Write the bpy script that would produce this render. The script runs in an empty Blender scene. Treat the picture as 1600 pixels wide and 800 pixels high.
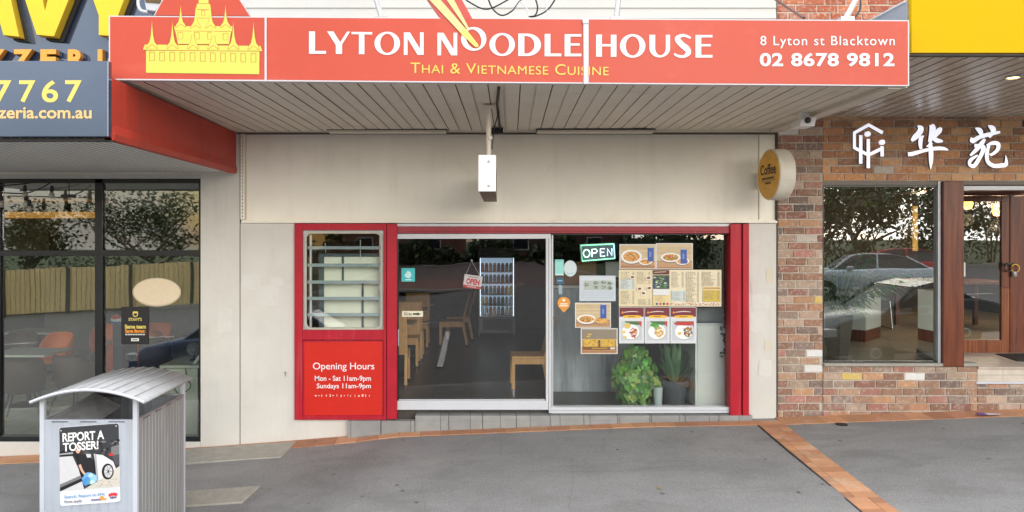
import bpy, bmesh, math, random
from mathutils import Vector, Matrix
random.seed(7)
R = math.radians
SC = bpy.context.scene
COL = SC.collection

# ------------------------------------------------------------------ camera, sky, sun, exposure
F, CY, CZ, VX, VY = 1176.0, -8.4, 1.943, 735.0, 370.0     # metric calibration of the street view
cam = bpy.data.cameras.new('camera'); cam_o = bpy.data.objects.new('camera', cam); COL.objects.link(cam_o)
cam.sensor_width = 36; cam.lens = F / 1600 * 36
cam.shift_x = (800 - VX) / 1600; cam.shift_y = -(400 - VY) / 1600
cam.clip_end = 800; cam.clip_start = 0.05
cam_o.location = (0, CY, CZ); cam_o.rotation_euler = (R(90), 0, 0)
SC.camera = cam_o

SUN_EL, SUN_AZ = R(8), R(205)      # low soft light from behind the viewer, a little to the right
w = bpy.data.worlds.new('World'); SC.world = w; w.use_nodes = True
nt = w.node_tree; nt.nodes.clear()
out = nt.nodes.new('ShaderNodeOutputWorld'); bg = nt.nodes.new('ShaderNodeBackground')
sky = nt.nodes.new('ShaderNodeTexSky'); sky.sky_type = 'NISHITA'; sky.sun_disc = False
sky.sun_elevation = SUN_EL; sky.sun_rotation = R(155); sky.dust_density = 1.5; sky.air_density = 1.0
tc = nt.nodes.new('ShaderNodeTexCoord'); mp = nt.nodes.new('ShaderNodeMapping'); mp.inputs['Scale'].default_value = (1, 1, 2.6)
nz = nt.nodes.new('ShaderNodeTexNoise'); nz.inputs['Scale'].default_value = 2.3; nz.inputs['Detail'].default_value = 9
nz.inputs['Roughness'].default_value = .58
rp = nt.nodes.new('ShaderNodeValToRGB'); rp.color_ramp.elements[0].position = .36; rp.color_ramp.elements[1].position = .54
mx = nt.nodes.new('ShaderNodeMixRGB')
sz = nt.nodes.new('ShaderNodeSeparateXYZ'); nt.links.new(tc.outputs['Generated'], sz.inputs[0])
cg = nt.nodes.new('ShaderNodeMapRange'); cg.inputs['From Min'].default_value = 0; cg.inputs['From Max'].default_value = .85; nt.links.new(sz.outputs[2], cg.inputs['Value'])
cm = nt.nodes.new('ShaderNodeMixRGB'); cm.inputs[1].default_value = (4.6, 4.45, 4.2, 1); cm.inputs[2].default_value = (15.5, 15.8, 16.2, 1)   # overcast: brighter overhead
nt.links.new(cg.outputs[0], cm.inputs[0]); nt.links.new(cm.outputs[0], mx.inputs[2])
nt.links.new(tc.outputs['Generated'], mp.inputs[0]); nt.links.new(mp.outputs[0], nz.inputs[0])
nt.links.new(nz.outputs['Fac'], rp.inputs[0]); nt.links.new(rp.outputs[0], mx.inputs[0])
nt.links.new(sky.outputs[0], mx.inputs[1]); nt.links.new(mx.outputs[0], bg.inputs[0])
bg.inputs[1].default_value = 0.15
nt.links.new(bg.outputs[0], out.inputs[0])

sun = bpy.data.lights.new('sun', 'SUN'); sun.energy = 1.45; sun.angle = R(42); sun.color = (1, .96, .90)
sun_o = bpy.data.objects.new('sun', sun); COL.objects.link(sun_o)
d = Vector((math.cos(SUN_EL) * .34, -math.cos(SUN_EL) * .94, math.sin(SUN_EL)))
sun_o.rotation_euler = d.to_track_quat('Z', 'Y').to_euler(); sun_o.location = d * 60

vs = SC.view_settings
vs.view_transform = 'Standard'; vs.look = 'None'; vs.gamma = 1; vs.exposure = 0.86; vs.use_curve_mapping = False
SC.render.engine = 'CYCLES'
try:
    SC.cycles.max_bounces = 10; SC.cycles.transparent_max_bounces = 24; SC.cycles.diffuse_bounces = 5
    SC.cycles.glossy_bounces = 4; SC.cycles.caustics_reflective = False; SC.cycles.caustics_refractive = False
    SC.cycles.sample_clamp_indirect = 6
except Exception:
    pass

# ------------------------------------------------------------------ measuring helpers
def S(y): return F / (y - CY)
def X(px, y=0.0): return (px - VX) / S(y)
def Z(py, y=0.0): return CZ + (VY - py) / S(y)
def P(px, py, y=0.0): return (X(px, y), y, Z(py, y))
GX = [(-60, -2.9), (-5.25, -.514), (-3.01, -.414), (-1.96, -.335), (-1.36, -.285), (-.82, -.215), (1.9, -.105), (3.41, -.08), (3.93, -.06), (6.18, .02), (60, 2.3)]
def zf(x):
    for (a, za), (b, zb) in zip(GX, GX[1:]):
        if x <= b: return za + (zb - za) * (x - a) / (b - a)
    return GX[-1][1]
def zg(x, y): return zf(x) + .07 * min(0, max(y, -3.7))

# ------------------------------------------------------------------ materials
def lin(c):
    c /= 255.0
    return c / 12.92 if c <= .04045 else ((c + .055) / 1.055) ** 2.4
MATS = {}
def mat(name, rgb, rough=.6, metal=0.0, var=.12, scale=6.0, bump=0.0, bscale=60.0, spec=.5, emit=None, estr=0, streak=False, stain=None, drip=None):
    """procedural paint / plaster / metal: base colour broken up by two noises, optional bump, drip streaks and stains"""
    if name in MATS: return MATS[name]
    m = bpy.data.materials.new(name); MATS[name] = m; m.use_nodes = True
    t = m.node_tree; N = t.nodes; L = t.links; b = N['Principled BSDF']
    b.inputs['Roughness'].default_value = rough; b.inputs['Metallic'].default_value = metal
    b.inputs['Specular IOR Level'].default_value = spec
    rgb = tuple(rgb)
    if var > 0:
        co = N.new('ShaderNodeNewGeometry'); mpp = N.new('ShaderNodeMapping'); L.new(co.outputs['Position'], mpp.inputs[0])
        if streak: mpp.inputs['Scale'].default_value = (1, 1, .12)
        n1 = N.new('ShaderNodeTexNoise'); n1.inputs['Scale'].default_value = scale; n1.inputs['Detail'].default_value = 8; n1.inputs['Roughness'].default_value = .65
        L.new(mpp.outputs[0], n1.inputs[0])
        r = N.new('ShaderNodeValToRGB'); r.color_ramp.elements[0].position = .3; r.color_ramp.elements[1].position = .72
        r.color_ramp.elements[0].color = (*[max(0, c * (1 - var)) for c in rgb], 1)
        r.color_ramp.elements[1].color = (*[min(1, c * (1 + var * .7)) for c in rgb], 1)
        L.new(n1.outputs['Fac'], r.inputs[0]); src = r.outputs[0]
        if stain:
            n2 = N.new('ShaderNodeTexNoise'); n2.inputs['Scale'].default_value = stain[1]; n2.inputs['Detail'].default_value = 10; n2.inputs['Roughness'].default_value = .7
            L.new(mpp.outputs[0], n2.inputs[0])
            r2 = N.new('ShaderNodeValToRGB'); r2.color_ramp.elements[0].position = stain[2]; r2.color_ramp.elements[1].position = min(1, stain[2] + .16)
            L.new(n2.outputs['Fac'], r2.inputs[0])
            mm = N.new('ShaderNodeMixRGB'); mm.inputs[2].default_value = (*stain[0], 1); L.new(src, mm.inputs[1])
            mul = N.new('ShaderNodeMath'); mul.operation = 'MULTIPLY'; mul.inputs[1].default_value = stain[3]
            L.new(r2.outputs[0], mul.inputs[0]); L.new(mul.outputs[0], mm.inputs[0]); src = mm.outputs[0]
        if drip:                                              # run-off marks: tall thin noise, broken by a broad one
            m4 = N.new('ShaderNodeMapping'); m4.inputs['Scale'].default_value = (drip[1], drip[1], drip[1] * .045); L.new(co.outputs['Position'], m4.inputs[0])
            n4 = N.new('ShaderNodeTexNoise'); n4.inputs['Scale'].default_value = 1; n4.inputs['Detail'].default_value = 6; L.new(m4.outputs[0], n4.inputs[0])
            n5 = N.new('ShaderNodeTexNoise'); n5.inputs['Scale'].default_value = 1.3; n5.inputs['Detail'].default_value = 5; L.new(co.outputs['Position'], n5.inputs[0])
            r4 = N.new('ShaderNodeValToRGB'); r4.color_ramp.elements[0].position = .52; r4.color_ramp.elements[1].position = .74; L.new(n4.outputs['Fac'], r4.inputs[0])
            r5 = N.new('ShaderNodeValToRGB'); r5.color_ramp.elements[0].position = .38; r5.color_ramp.elements[1].position = .66; L.new(n5.outputs['Fac'], r5.inputs[0])
            q1 = N.new('ShaderNodeMath'); q1.operation = 'MULTIPLY'; L.new(r4.outputs[0], q1.inputs[0]); L.new(r5.outputs[0], q1.inputs[1])
            q2 = N.new('ShaderNodeMath'); q2.operation = 'MULTIPLY'; q2.inputs[1].default_value = drip[2]; L.new(q1.outputs[0], q2.inputs[0])
            m5 = N.new('ShaderNodeMixRGB'); m5.inputs[2].default_value = (*drip[0], 1); L.new(src, m5.inputs[1]); L.new(q2.outputs[0], m5.inputs[0]); src = m5.outputs[0]
        L.new(src, b.inputs['Base Color'])
        rr = N.new('ShaderNodeMapRange'); rr.inputs['To Min'].default_value = max(.02, rough - .1); rr.inputs['To Max'].default_value = min(1, rough + .12)
        L.new(n1.outputs['Fac'], rr.inputs['Value']); L.new(rr.outputs[0], b.inputs['Roughness'])
        if bump > 0:
            n3 = N.new('ShaderNodeTexNoise'); n3.inputs['Scale'].default_value = bscale; n3.inputs['Detail'].default_value = 6
            L.new(co.outputs['Position'], n3.inputs[0])
            bp = N.new('ShaderNodeBump'); bp.inputs['Strength'].default_value = bump; bp.inputs['Distance'].default_value = .01
            L.new(n3.outputs['Fac'], bp.inputs['Height']); L.new(bp.outputs[0], b.inputs['Normal'])
    else:
        b.inputs['Base Color'].default_value = (*rgb, 1)
    if emit:
        b.inputs['Emission Color'].default_value = (*emit, 1); b.inputs['Emission Strength'].default_value = estr
    return m
def C(r, g, b, rough=.45, k=.95):
    """printed / painted colour given as it reads in white light (sRGB), cached"""
    n = 'print_%d_%d_%d_%d' % (r, g, b, int(rough * 100))
    return mat(n, [lin(v) * k for v in (r, g, b)], rough, var=.05, scale=30)
def glass(name, base=.06, gain=1.0, tint=(.93, .97, .95), rough=0.0):
    m = bpy.data.materials.new(name); MATS[name] = m; m.use_nodes = True
    t = m.node_tree; N = t.nodes; L = t.links; N.clear()
    o = N.new('ShaderNodeOutputMaterial'); tr = N.new('ShaderNodeBsdfTransparent'); gl = N.new('ShaderNodeBsdfGlossy')
    tr.inputs[0].default_value = (*tint, 1); gl.inputs['Roughness'].default_value = rough
    fr = N.new('ShaderNodeLayerWeight'); fr.inputs['Blend'].default_value = .22
    ma = N.new('ShaderNodeMath'); ma.operation = 'MULTIPLY_ADD'; ma.inputs[1].default_value = gain; ma.inputs[2].default_value = base; ma.use_clamp = True
    L.new(fr.outputs['Fresnel'], ma.inputs[0])
    g = N.new('ShaderNodeNewGeometry'); n = N.new('ShaderNodeTexNoise'); n.inputs['Scale'].default_value = 1.7; n.inputs['Detail'].default_value = 1
    L.new(g.outputs['Position'], n.inputs[0])
    bp = N.new('ShaderNodeBump'); bp.inputs['Strength'].default_value = .022; bp.inputs['Distance'].default_value = .02
    L.new(n.outputs['Fac'], bp.inputs['Height']); L.new(bp.outputs[0], gl.inputs['Normal'])
    mi = N.new('ShaderNodeMixShader'); L.new(ma.outputs[0], mi.inputs[0]); L.new(tr.outputs[0], mi.inputs[1]); L.new(gl.outputs[0], mi.inputs[2])
    L.new(mi.outputs[0], o.inputs[0])
    return m
def attr_mat(name, rough=.85, bump=.4, bscale=90, wear=None, spec=.3):
    """per-piece albedo read from the 'Col' attribute (each brick / leaf its own colour) with noise wear"""
    m = bpy.data.materials.new(name); MATS[name] = m; m.use_nodes = True
    t = m.node_tree; N = t.nodes; L = t.links; b = N['Principled BSDF']
    a = N.new('ShaderNodeAttribute'); a.attribute_name = 'Col'; src = a.outputs['Color']
    g = N.new('ShaderNodeNewGeometry'); n = N.new('ShaderNodeTexNoise'); n.inputs['Scale'].default_value = 28; n.inputs['Detail'].default_value = 9; n.inputs['Roughness'].default_value = .7
    L.new(g.outputs['Position'], n.inputs[0])
    if wear:
        r = N.new('ShaderNodeValToRGB'); r.color_ramp.elements[0].position = wear[1]; r.color_ramp.elements[1].position = wear[1] + .14
        L.new(n.outputs['Fac'], r.inputs[0]); ml = N.new('ShaderNodeMath'); ml.operation = 'MULTIPLY'; ml.inputs[1].default_value = wear[2]
        L.new(r.outputs[0], ml.inputs[0]); mm = N.new('ShaderNodeMixRGB'); mm.inputs[2].default_value = (*wear[0], 1)
        L.new(ml.outputs[0], mm.inputs[0]); L.new(src, mm.inputs[1]); src = mm.outputs[0]
    if wear:                                              # soot and wash-off running across several pieces
        nb = N.new('ShaderNodeTexNoise'); nb.inputs['Scale'].default_value = 2.6; nb.inputs['Detail'].default_value = 9; nb.inputs['Roughness'].default_value = .7; L.new(g.outputs['Position'], nb.inputs[0])
        for lo_, hi_, c_, k_ in ((.54, .72, (.20, .165, .135), .55), (.46, .30, (.58, .51, .43), .45)):
            rb = N.new('ShaderNodeMapRange'); rb.inputs['From Min'].default_value = lo_; rb.inputs['From Max'].default_value = hi_; rb.inputs['To Max'].default_value = k_; L.new(nb.outputs['Fac'], rb.inputs['Value'])
            mb_ = N.new('ShaderNodeMixRGB'); mb_.inputs[2].default_value = (*c_, 1); L.new(rb.outputs[0], mb_.inputs[0]); L.new(src, mb_.inputs[1]); src = mb_.outputs[0]
    hs = N.new('ShaderNodeHueSaturation'); mr = N.new('ShaderNodeMapRange'); mr.inputs['To Min'].default_value = .72; mr.inputs['To Max'].default_value = 1.28
    L.new(n.outputs['Fac'], mr.inputs['Value']); L.new(mr.outputs[0], hs.inputs['Value']); L.new(src, hs.inputs['Color'])
    L.new(hs.outputs[0], b.inputs['Base Color']); b.inputs['Roughness'].default_value = rough; b.inputs['Specular IOR Level'].default_value = spec
    if bump:
        n3 = N.new('ShaderNodeTexNoise'); n3.inputs['Scale'].default_value = bscale; n3.inputs['Detail'].default_value = 5; L.new(g.outputs['Position'], n3.inputs[0])
        bp = N.new('ShaderNodeBump'); bp.inputs['Strength'].default_value = bump; bp.inputs['Distance'].default_value = .01
        L.new(n3.outputs['Fac'], bp.inputs['Height']); L.new(bp.outputs[0], b.inputs['Normal'])
    return m
def tile_mat(name, c1, c2, grout, w, h, rough=.4, axis='xy', offset=0.0, gap=.006, bump=.3):
    m = bpy.data.materials.new(name); MATS[name] = m; m.use_nodes = True
    t = m.node_tree; N = t.nodes; L = t.links; b = N['Principled BSDF']
    g = N.new('ShaderNodeNewGeometry'); src = g.outputs['Position']
    if axis == 'xz':
        se = N.new('ShaderNodeSeparateXYZ'); cb = N.new('ShaderNodeCombineXYZ'); L.new(src, se.inputs[0]); L.new(se.outputs[0], cb.inputs[0]); L.new(se.outputs[2], cb.inputs[1]); src = cb.outputs[0]
    if axis == 'yx':
        se = N.new('ShaderNodeSeparateXYZ'); cb = N.new('ShaderNodeCombineXYZ'); L.new(src, se.inputs[0]); L.new(se.outputs[1], cb.inputs[0]); L.new(se.outputs[0], cb.inputs[1]); src = cb.outputs[0]
    bt = N.new('ShaderNodeTexBrick'); bt.offset = offset; bt.inputs['Color1'].default_value = (*c1, 1); bt.inputs['Color2'].default_value = (*c2, 1)
    bt.inputs['Mortar'].default_value = (*grout, 1); bt.inputs['Scale'].default_value = 1; bt.inputs['Brick Width'].default_value = w; bt.inputs['Row Height'].default_value = h
    bt.inputs['Mortar Size'].default_value = gap; bt.inputs['Mortar Smooth'].default_value = .1
    L.new(src, bt.inputs[0])
    n = N.new('ShaderNodeTexNoise'); n.inputs['Scale'].default_value = 7; n.inputs['Detail'].default_value = 8; L.new(g.outputs['Position'], n.inputs[0])
    hs = N.new('ShaderNodeHueSaturation'); mr = N.new('ShaderNodeMapRange'); mr.inputs['To Min'].default_value = .7; mr.inputs['To Max'].default_value = 1.3
    L.new(n.outputs['Fac'], mr.inputs['Value']); L.new(mr.outputs[0], hs.inputs['Value']); L.new(bt.outputs['Color'], hs.inputs['Color']); L.new(hs.outputs[0], b.inputs['Base Color'])
    b.inputs['Roughness'].default_value = rough
    bp = N.new('ShaderNodeBump'); bp.inputs['Strength'].default_value = bump; bp.inputs['Distance'].default_value = .004; bp.invert = True
    L.new(bt.outputs['Fac'], bp.inputs['Height']); L.new(bp.outputs[0], b.inputs['Normal'])
    return m
def wood_mat(name, c1, c2, rough=.45, sc=(30, 30, 1.5), spec=.4):
    m = bpy.data.materials.new(name); MATS[name] = m; m.use_nodes = True
    t = m.node_tree; N = t.nodes; L = t.links; b = N['Principled BSDF']
    g = N.new('ShaderNodeTexCoord'); mp = N.new('ShaderNodeMapping'); mp.inputs['Scale'].default_value = sc; L.new(g.outputs['Object'], mp.inputs[0])
    n = N.new('ShaderNodeTexNoise'); n.inputs['Scale'].default_value = 1; n.inputs['Detail'].default_value = 8; n.inputs['Distortion'].default_value = .6; L.new(mp.outputs[0], n.inputs[0])
    r = N.new('ShaderNodeValToRGB'); r.color_ramp.elements[0].color = (*c1, 1); r.color_ramp.elements[1].color = (*c2, 1); r.color_ramp.elements[0].position = .32; r.color_ramp.elements[1].position = .68
    L.new(n.outputs['Fac'], r.inputs[0]); L.new(r.outputs[0], b.inputs['Base Color']); b.inputs['Roughness'].default_value = rough; b.inputs['Specular IOR Level'].default_value = spec
    return m

WHITE_WALL = mat('cream_render', (.63, .615, .575), .75, var=.07, scale=2.2, bump=.16, bscale=45, stain=((.50, .47, .39), 1.9, .57, .4), drip=((.44, .40, .33), 16, .22))
WALL_UP = mat('cream_sheet', (.88, .85, .76), .65, var=.06, scale=1.5, bump=.06, bscale=12, stain=((.62, .54, .40), 1.3, .57, .35), drip=((.52, .45, .33), 9, .22))
BOARD = mat('white_weatherboard', (.48, .48, .465), .6, var=.05, scale=3)
SOFFIT = mat('soffit_paint', (.70, .645, .55), .5, var=.08, scale=3, stain=((.34, .29, .23), 2.5, .60, .6))
SOFFIT_G = mat('groove_dark', (.10, .09, .075), .9, var=.3, scale=8)  # near-black tone for grooves, gaps and edge strips
RED = mat('red_enamel', (.44, .013, .030), .42, spec=.25, var=.12, scale=5, stain=((.26, .02, .03), 9, .60, .6), drip=((.62, .16, .15), 22, .35), bump=.12, bscale=60)
RED_WORN = mat('worn_red_enamel', (.33, .02, .035), .5, var=.2, scale=8, stain=((.6, .5, .5), 7, .63, .75))
AWN_RED = mat('awning_red', (.44, .038, .02), .5, var=.2, scale=4, streak=True, stain=((.22, .02, .015), 3, .5, .6), drip=((.16, .05, .03), 12, .7))
ALU = mat('white_aluminium', (.60, .62, .66), .32, var=.04, scale=8)
ALU_GREY = mat('grey_aluminium', (.50, .52, .56), .4, metal=.35, var=.08, scale=9)
BLACKF = mat('black_frame', (.012, .013, .015), .3, var=.15)
DARK = mat('dark_void_paint', (.03, .03, .032), .8, var=.15)
STEEL = mat('galvanised_steel', (.34, .34, .34), .42, metal=.6, var=.2, scale=14)
CHROME = mat('chrome', (.8, .8, .82), .15, metal=1.0, var=0)
RUBBER = mat('black_rubber', (.015, .015, .016), .7, var=.2)
CONC = mat('concrete', (.36, .34, .30), .9, var=.18, scale=10, bump=.4, bscale=90, stain=((.16, .15, .13), 4, .6, .5))
GLASS = glass('shop_glass', .045, .9, (.97, .99, .98))
GLASS_DOOR = glass('door_glass', .045, .9, (.95, .95, .95))
GLASS_L = glass('tinted_shop_glass', .145, 1.1, (.92, .95, .91))
GLASS_R = glass('side_shop_glass', .125, .9, (.95, .99, .97))
WOOD = wood_mat('chair_timber', (.56, .31, .10), (.70, .43, .18))
WOOD_DK = wood_mat('door_timber', (.085, .022, .012), (.20, .055, .024), .35)
WOOD_DOOR = wood_mat('worn_door_timber', (.12, .03, .012), (.32, .105, .035), .38)
LEAF = attr_mat('leaf', .38, 0, spec=.5)
BRICKM = attr_mat('old_brick', .9, .55, 70, wear=((.62, .53, .44), .52, .5))
BRICKR = attr_mat('paver_brick', .9, .5, 70, wear=((.32, .20, .13), .62, .3))
MORTAR = mat('mortar', (.54, .49, .42), .95, var=.2, scale=14, bump=.5, bscale=120, stain=((.26, .22, .18), 2.6, .56, .6))

# ------------------------------------------------------------------ mesh builder
class MB:
    def __init__(s): s.v = []; s.f = []; s.mi = []; s.mats = []; s.cols = []; s.cur = (.5, .5, .5)
    def slot(s, m):
        if m not in s.mats: s.mats.append(m)
        return s.mats.index(m)
    def faces(s, vs_, fs, m):
        o = len(s.v); s.v += [tuple(p) for p in vs_]; k = s.slot(m)
        for f in fs: s.f.append([i + o for i in f]); s.mi.append(k); s.cols.append(s.cur)
    def face(s, pts, m): s.faces(pts, [list(range(len(pts)))], m)
    def box(s, x0, x1, y0, y1, z0, z1, m):
        x0, x1 = sorted((x0, x1)); y0, y1 = sorted((y0, y1)); z0, z1 = sorted((z0, z1))
        s.faces([(x0, y0, z0), (x1, y0, z0), (x1, y1, z0), (x0, y1, z0), (x0, y0, z1), (x1, y0, z1), (x1, y1, z1), (x0, y1, z1)],
                [(0, 3, 2, 1), (4, 5, 6, 7), (0, 1, 5, 4), (1, 2, 6, 5), (2, 3, 7, 6), (3, 0, 4, 7)], m)
    def pbox(s, px0, px1, py0, py1, y0, y1, m):           # a box measured on its front face
        s.box(X(px0, y0), X(px1, y0), y0, y1, Z(py1, y0), Z(py0, y0), m)
    def prism(s, pts, vec, m, m2=None):                    # polygon swept along vec
        n = len(pts); b = [tuple(a + c for a, c in zip(p, vec)) for p in pts]
        s.face(pts, m); s.face(b[::-1], m2 or m)
        s.faces(list(pts) + b, [(i, (i + 1) % n, (i + 1) % n + n, i + n) for i in range(n)], m2 or m)
    def ring(s, outer, inner, m, vec=None, m2=None):
        n = len(outer); q = [(i, (i + 1) % n, (i + 1) % n + n, i + n) for i in range(n)]
        s.faces(list(outer) + list(inner), q, m)
        if vec:
            for loop in (outer, inner):
                b = [tuple(a + c for a, c in zip(p, vec)) for p in loop]; s.faces(list(loop) + b, q, m2 or m)
    def tube(s, pts, r, m, n=8, cap=True):
        pts = [Vector(p) for p in pts]; rs = r if isinstance(r, (list, tuple)) else [r] * len(pts)
        vs_ = []; prev = None
        for i, p in enumerate(pts):
            t = (pts[min(i + 1, len(pts) - 1)] - pts[max(i - 1, 0)]).normalized()
            a = prev if prev is not None else (Vector((0, 0, 1)) if abs(t.z) < .9 else Vector((1, 0, 0)))
            u = (a - t * a.dot(t)).normalized(); v = t.cross(u); prev = u
            vs_ += [tuple(p + (u * math.cos(2 * math.pi * k / n) + v * math.sin(2 * math.pi * k / n)) * rs[i]) for k in range(n)]
        fs = [(i * n + k, i * n + (k + 1) % n, (i + 1) * n + (k + 1) % n, (i + 1) * n + k) for i in range(len(pts) - 1) for k in range(n)]
        if cap: fs += [list(range(n))[::-1], [(len(pts) - 1) * n + k for k in range(n)]]
        s.faces(vs_, fs, m)
    def lathe(s, prof, c, m, n=24, sx=1, sy=1):
        vs_ = [(c[0] + r * sx * math.cos(2 * math.pi * k / n), c[1] + r * sy * math.sin(2 * math.pi * k / n), c[2] + z) for r, z in prof for k in range(n)]
        fs = [(i * n + k, i * n + (k + 1) % n, (i + 1) * n + (k + 1) % n, (i + 1) * n + k) for i in range(len(prof) - 1) for k in range(n)]
        fs += [list(range(n))[::-1], [(len(prof) - 1) * n + k for k in range(n)]]
        s.faces(vs_, fs, m)
    def xform(s, M): s.v = [tuple(M @ Vector(p)) for p in s.v]; return s
def cr(pts, k=6):                                           # Catmull-Rom through the points (any dimension)
    o = []; n = len(pts)
    for i in range(n - 1):
        a, b, c, e = pts[max(i - 1, 0)], pts[i], pts[i + 1], pts[min(i + 2, n - 1)]
        for j in range(k):
            t = j / k
            o.append(tuple(.5 * (2 * q + (r_ - p) * t + (2 * p - 5 * q + 4 * r_ - s_) * t * t + (3 * q - p - 3 * r_ + s_) * t ** 3) for p, q, r_, s_ in zip(a, b, c, e)))
    o.append(tuple(pts[-1])); return o

GL = {}
def glyphs(txt, bold=0.0, spacing=1.0, small=None):
    key = (txt, bold, spacing, small)
    if key in GL: return GL[key]
    cu = bpy.data.curves.new('lettering_curve', 'FONT'); cu.body = txt; cu.offset = bold; cu.space_character = spacing; cu.resolution_u = 5
    if small:
        cu.small_caps_scale = small
        for i, ch in enumerate(txt):
            if ch.islower(): cu.body_format[i].use_small_caps = True
    o = bpy.data.objects.new('lettering_curve', cu); COL.objects.link(o)
    dg = bpy.context.evaluated_depsgraph_get(); me = bpy.data.meshes.new_from_object(o.evaluated_get(dg))
    v = [(p.co.x, p.co.y) for p in me.vertices]; f = [list(p.vertices) for p in me.polygons]
    bpy.data.objects.remove(o); bpy.data.curves.remove(cu); bpy.data.meshes.remove(me)
    x0 = min(p[0] for p in v); x1 = max(p[0] for p in v); y0 = min(p[1] for p in v); y1 = max(p[1] for p in v)
    v = [((p[0] - x0) / (x1 - x0), (p[1] - y0) / (y1 - y0)) for p in v]
    GL[key] = (v, f); return GL[key]

class Card(MB):
    """printed artwork on a real plane at depth y; measured in photo pixels on that plane; each ink layer sits 0.4 mm proud of the last"""
    def __init__(s, y, warp=None, step=.0004): super().__init__(); s.y = y; s.l = 0; s.warp = warp; s.step = step
    def p(s, a):
        q = s.warp(*a[:2]) if s.warp else a[:2]
        x, y, z = P(q[0], q[1], s.y); return (x, y - s.l, z)
    def sheet(s, x0, y0, x1, y1, m, t=.003):
        s.prism([s.p(q) for q in ((x0, y0), (x1, y0), (x1, y1), (x0, y1))], (0, t, 0), m); s.l += s.step
    def poly(s, pts, m, t=0):
        s.l += s.step
        if t: s.prism([s.p(q) for q in pts], (0, t, 0), m)
        else: s.face([s.p(q) for q in pts], m)
    def rect(s, x0, y0, x1, y1, m): s.poly([(x0, y0), (x1, y0), (x1, y1), (x0, y1)], m)
    def ell(s, cx, cy, rx, ry, m, n=20, wob=0, t=0):
        ph = random.random() * 6
        s.poly([(cx + rx * (1 + wob * math.sin(3 * a + ph) * .5 + wob * .5 * math.sin(5 * a)) * math.cos(a), cy + ry * (1 + wob * math.sin(2 * a + ph)) * math.sin(a)) for a in [2 * math.pi * k / n for k in range(n)]], m, t)
    def ringp(s, o, i, m): s.l += s.step; s.ring([s.p(q) for q in o], [s.p(q) for q in i], m)
    def stroke(s, pts, m, w=None, smooth=True, t=0, m2=None):   # pts (x,y[,w])
        s.l += s.step
        q = [(a[0], a[1], (a[2] if len(a) > 2 else w)) for a in pts]
        if smooth and len(q) > 2: q = cr(q, 6)
        Lf, Rt = [], []
        for i, a in enumerate(q):
            b0, b1 = q[max(i - 1, 0)], q[min(i + 1, len(q) - 1)]
            dx, dy = b1[0] - b0[0], b1[1] - b0[1]; n = math.hypot(dx, dy) or 1
            h = max(a[2], .05) / 2; Lf.append((a[0] - dy / n * h, a[1] + dx / n * h)); Rt.append((a[0] + dy / n * h, a[1] - dx / n * h))
        n = len(q); V = [s.p(a) for a in Lf] + [s.p(a) for a in Rt]
        s.faces(V, [(i, i + 1, i + 1 + n, i + n) for i in range(n - 1)], m)
        if t:
            B = [(a, b + t, c) for a, b, c in V]
            loop = list(range(n)) + list(range(2 * n - 1, n - 1, -1)); k = len(loop)
            A = [V[i] for i in loop]; A2 = [B[i] for i in loop]
            s.faces(A + A2, [(i, (i + 1) % k, (i + 1) % k + k, i + k) for i in range(k)], m2 or m)
    def text(s, txt, x0, y0, x1, y1, m, bold=0.0, spacing=1.0, small=None, slope=0.0, t=0, m2=None):
        s.l += s.step
        v, f = glyphs(txt, bold, spacing, small)
        V = [s.p((x0 + a * (x1 - x0), y1 - b * (y1 - y0) + slope * a * (x1 - x0))) for a, b in v]
        s.faces(V, f, m)
        if t:
            B = [(a, b + t, c) for a, b, c in V]; cnt = {}
            for q in f:
                for i in range(len(q)):
                    e = (q[i], q[(i + 1) % len(q)]); cnt[tuple(sorted(e))] = cnt.get(tuple(sorted(e)), 0) + 1
            ed = [e for e, c in cnt.items() if c == 1]; n = len(V)
            s.faces(V + B, [(a, b, b + n, a + n) for a, b in ed], m2 or m)

# ------------------------------------------------------------------ linking helpers
def wloc(o):
    v = Vector((0, 0, 0))
    while o: v += Vector(o.location); o = o.parent
    return v
def link(name, mb, parent=None, off=None, bevel=0, smooth=False, recalc=True):
    base = Vector(off) if off is not None else (wloc(parent) if parent else Vector((0, 0, 0)))
    me = bpy.data.meshes.new(name)
    me.from_pydata([(p[0] - base.x, p[1] - base.y, p[2] - base.z) for p in mb.v], [], mb.f)
    for m in mb.mats: me.materials.append(m)
    me.polygons.foreach_set('material_index', mb.mi)
    if any(m.name in ('leaf', 'old_brick', 'paver_brick') for m in mb.mats):
        at = me.color_attributes.new('Col', 'FLOAT_COLOR', 'CORNER'); buf = []
        for p, c in zip(me.polygons, mb.cols): buf += [c[0], c[1], c[2], 1.0] * p.loop_total
        at.data.foreach_set('color', buf)
    if recalc and len(mb.f) < 30000:
        bm = bmesh.new(); bm.from_mesh(me)
        if not isinstance(mb, Card): bmesh.ops.remove_doubles(bm, verts=bm.verts, dist=1e-5)
        bmesh.ops.recalc_face_normals(bm, faces=bm.faces); bm.to_mesh(me); bm.free()
    if smooth: me.polygons.foreach_set('use_smooth', [True] * len(me.polygons))
    o = bpy.data.objects.new(name, me); COL.objects.link(o)
    if parent: o.parent = parent
    elif off is not None: o.location = base
    if bevel:
        b = o.modifiers.new('edge', 'BEVEL'); b.width = bevel; b.segments = 2; b.limit_method = 'ANGLE'; b.angle_limit = R(40)
    return o
def tag(o, label=None, cat=None, group=None, kind=None):
    if label: o['label'] = label
    if cat: o['category'] = cat
    if group: o['group'] = group
    if kind: o['kind'] = kind
    return o
def thing(name, loc, label, cat, group=None):
    o = bpy.data.objects.new(name, None); o.empty_display_size = .2; COL.objects.link(o); o.location = loc
    return tag(o, label, cat, group)
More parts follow.
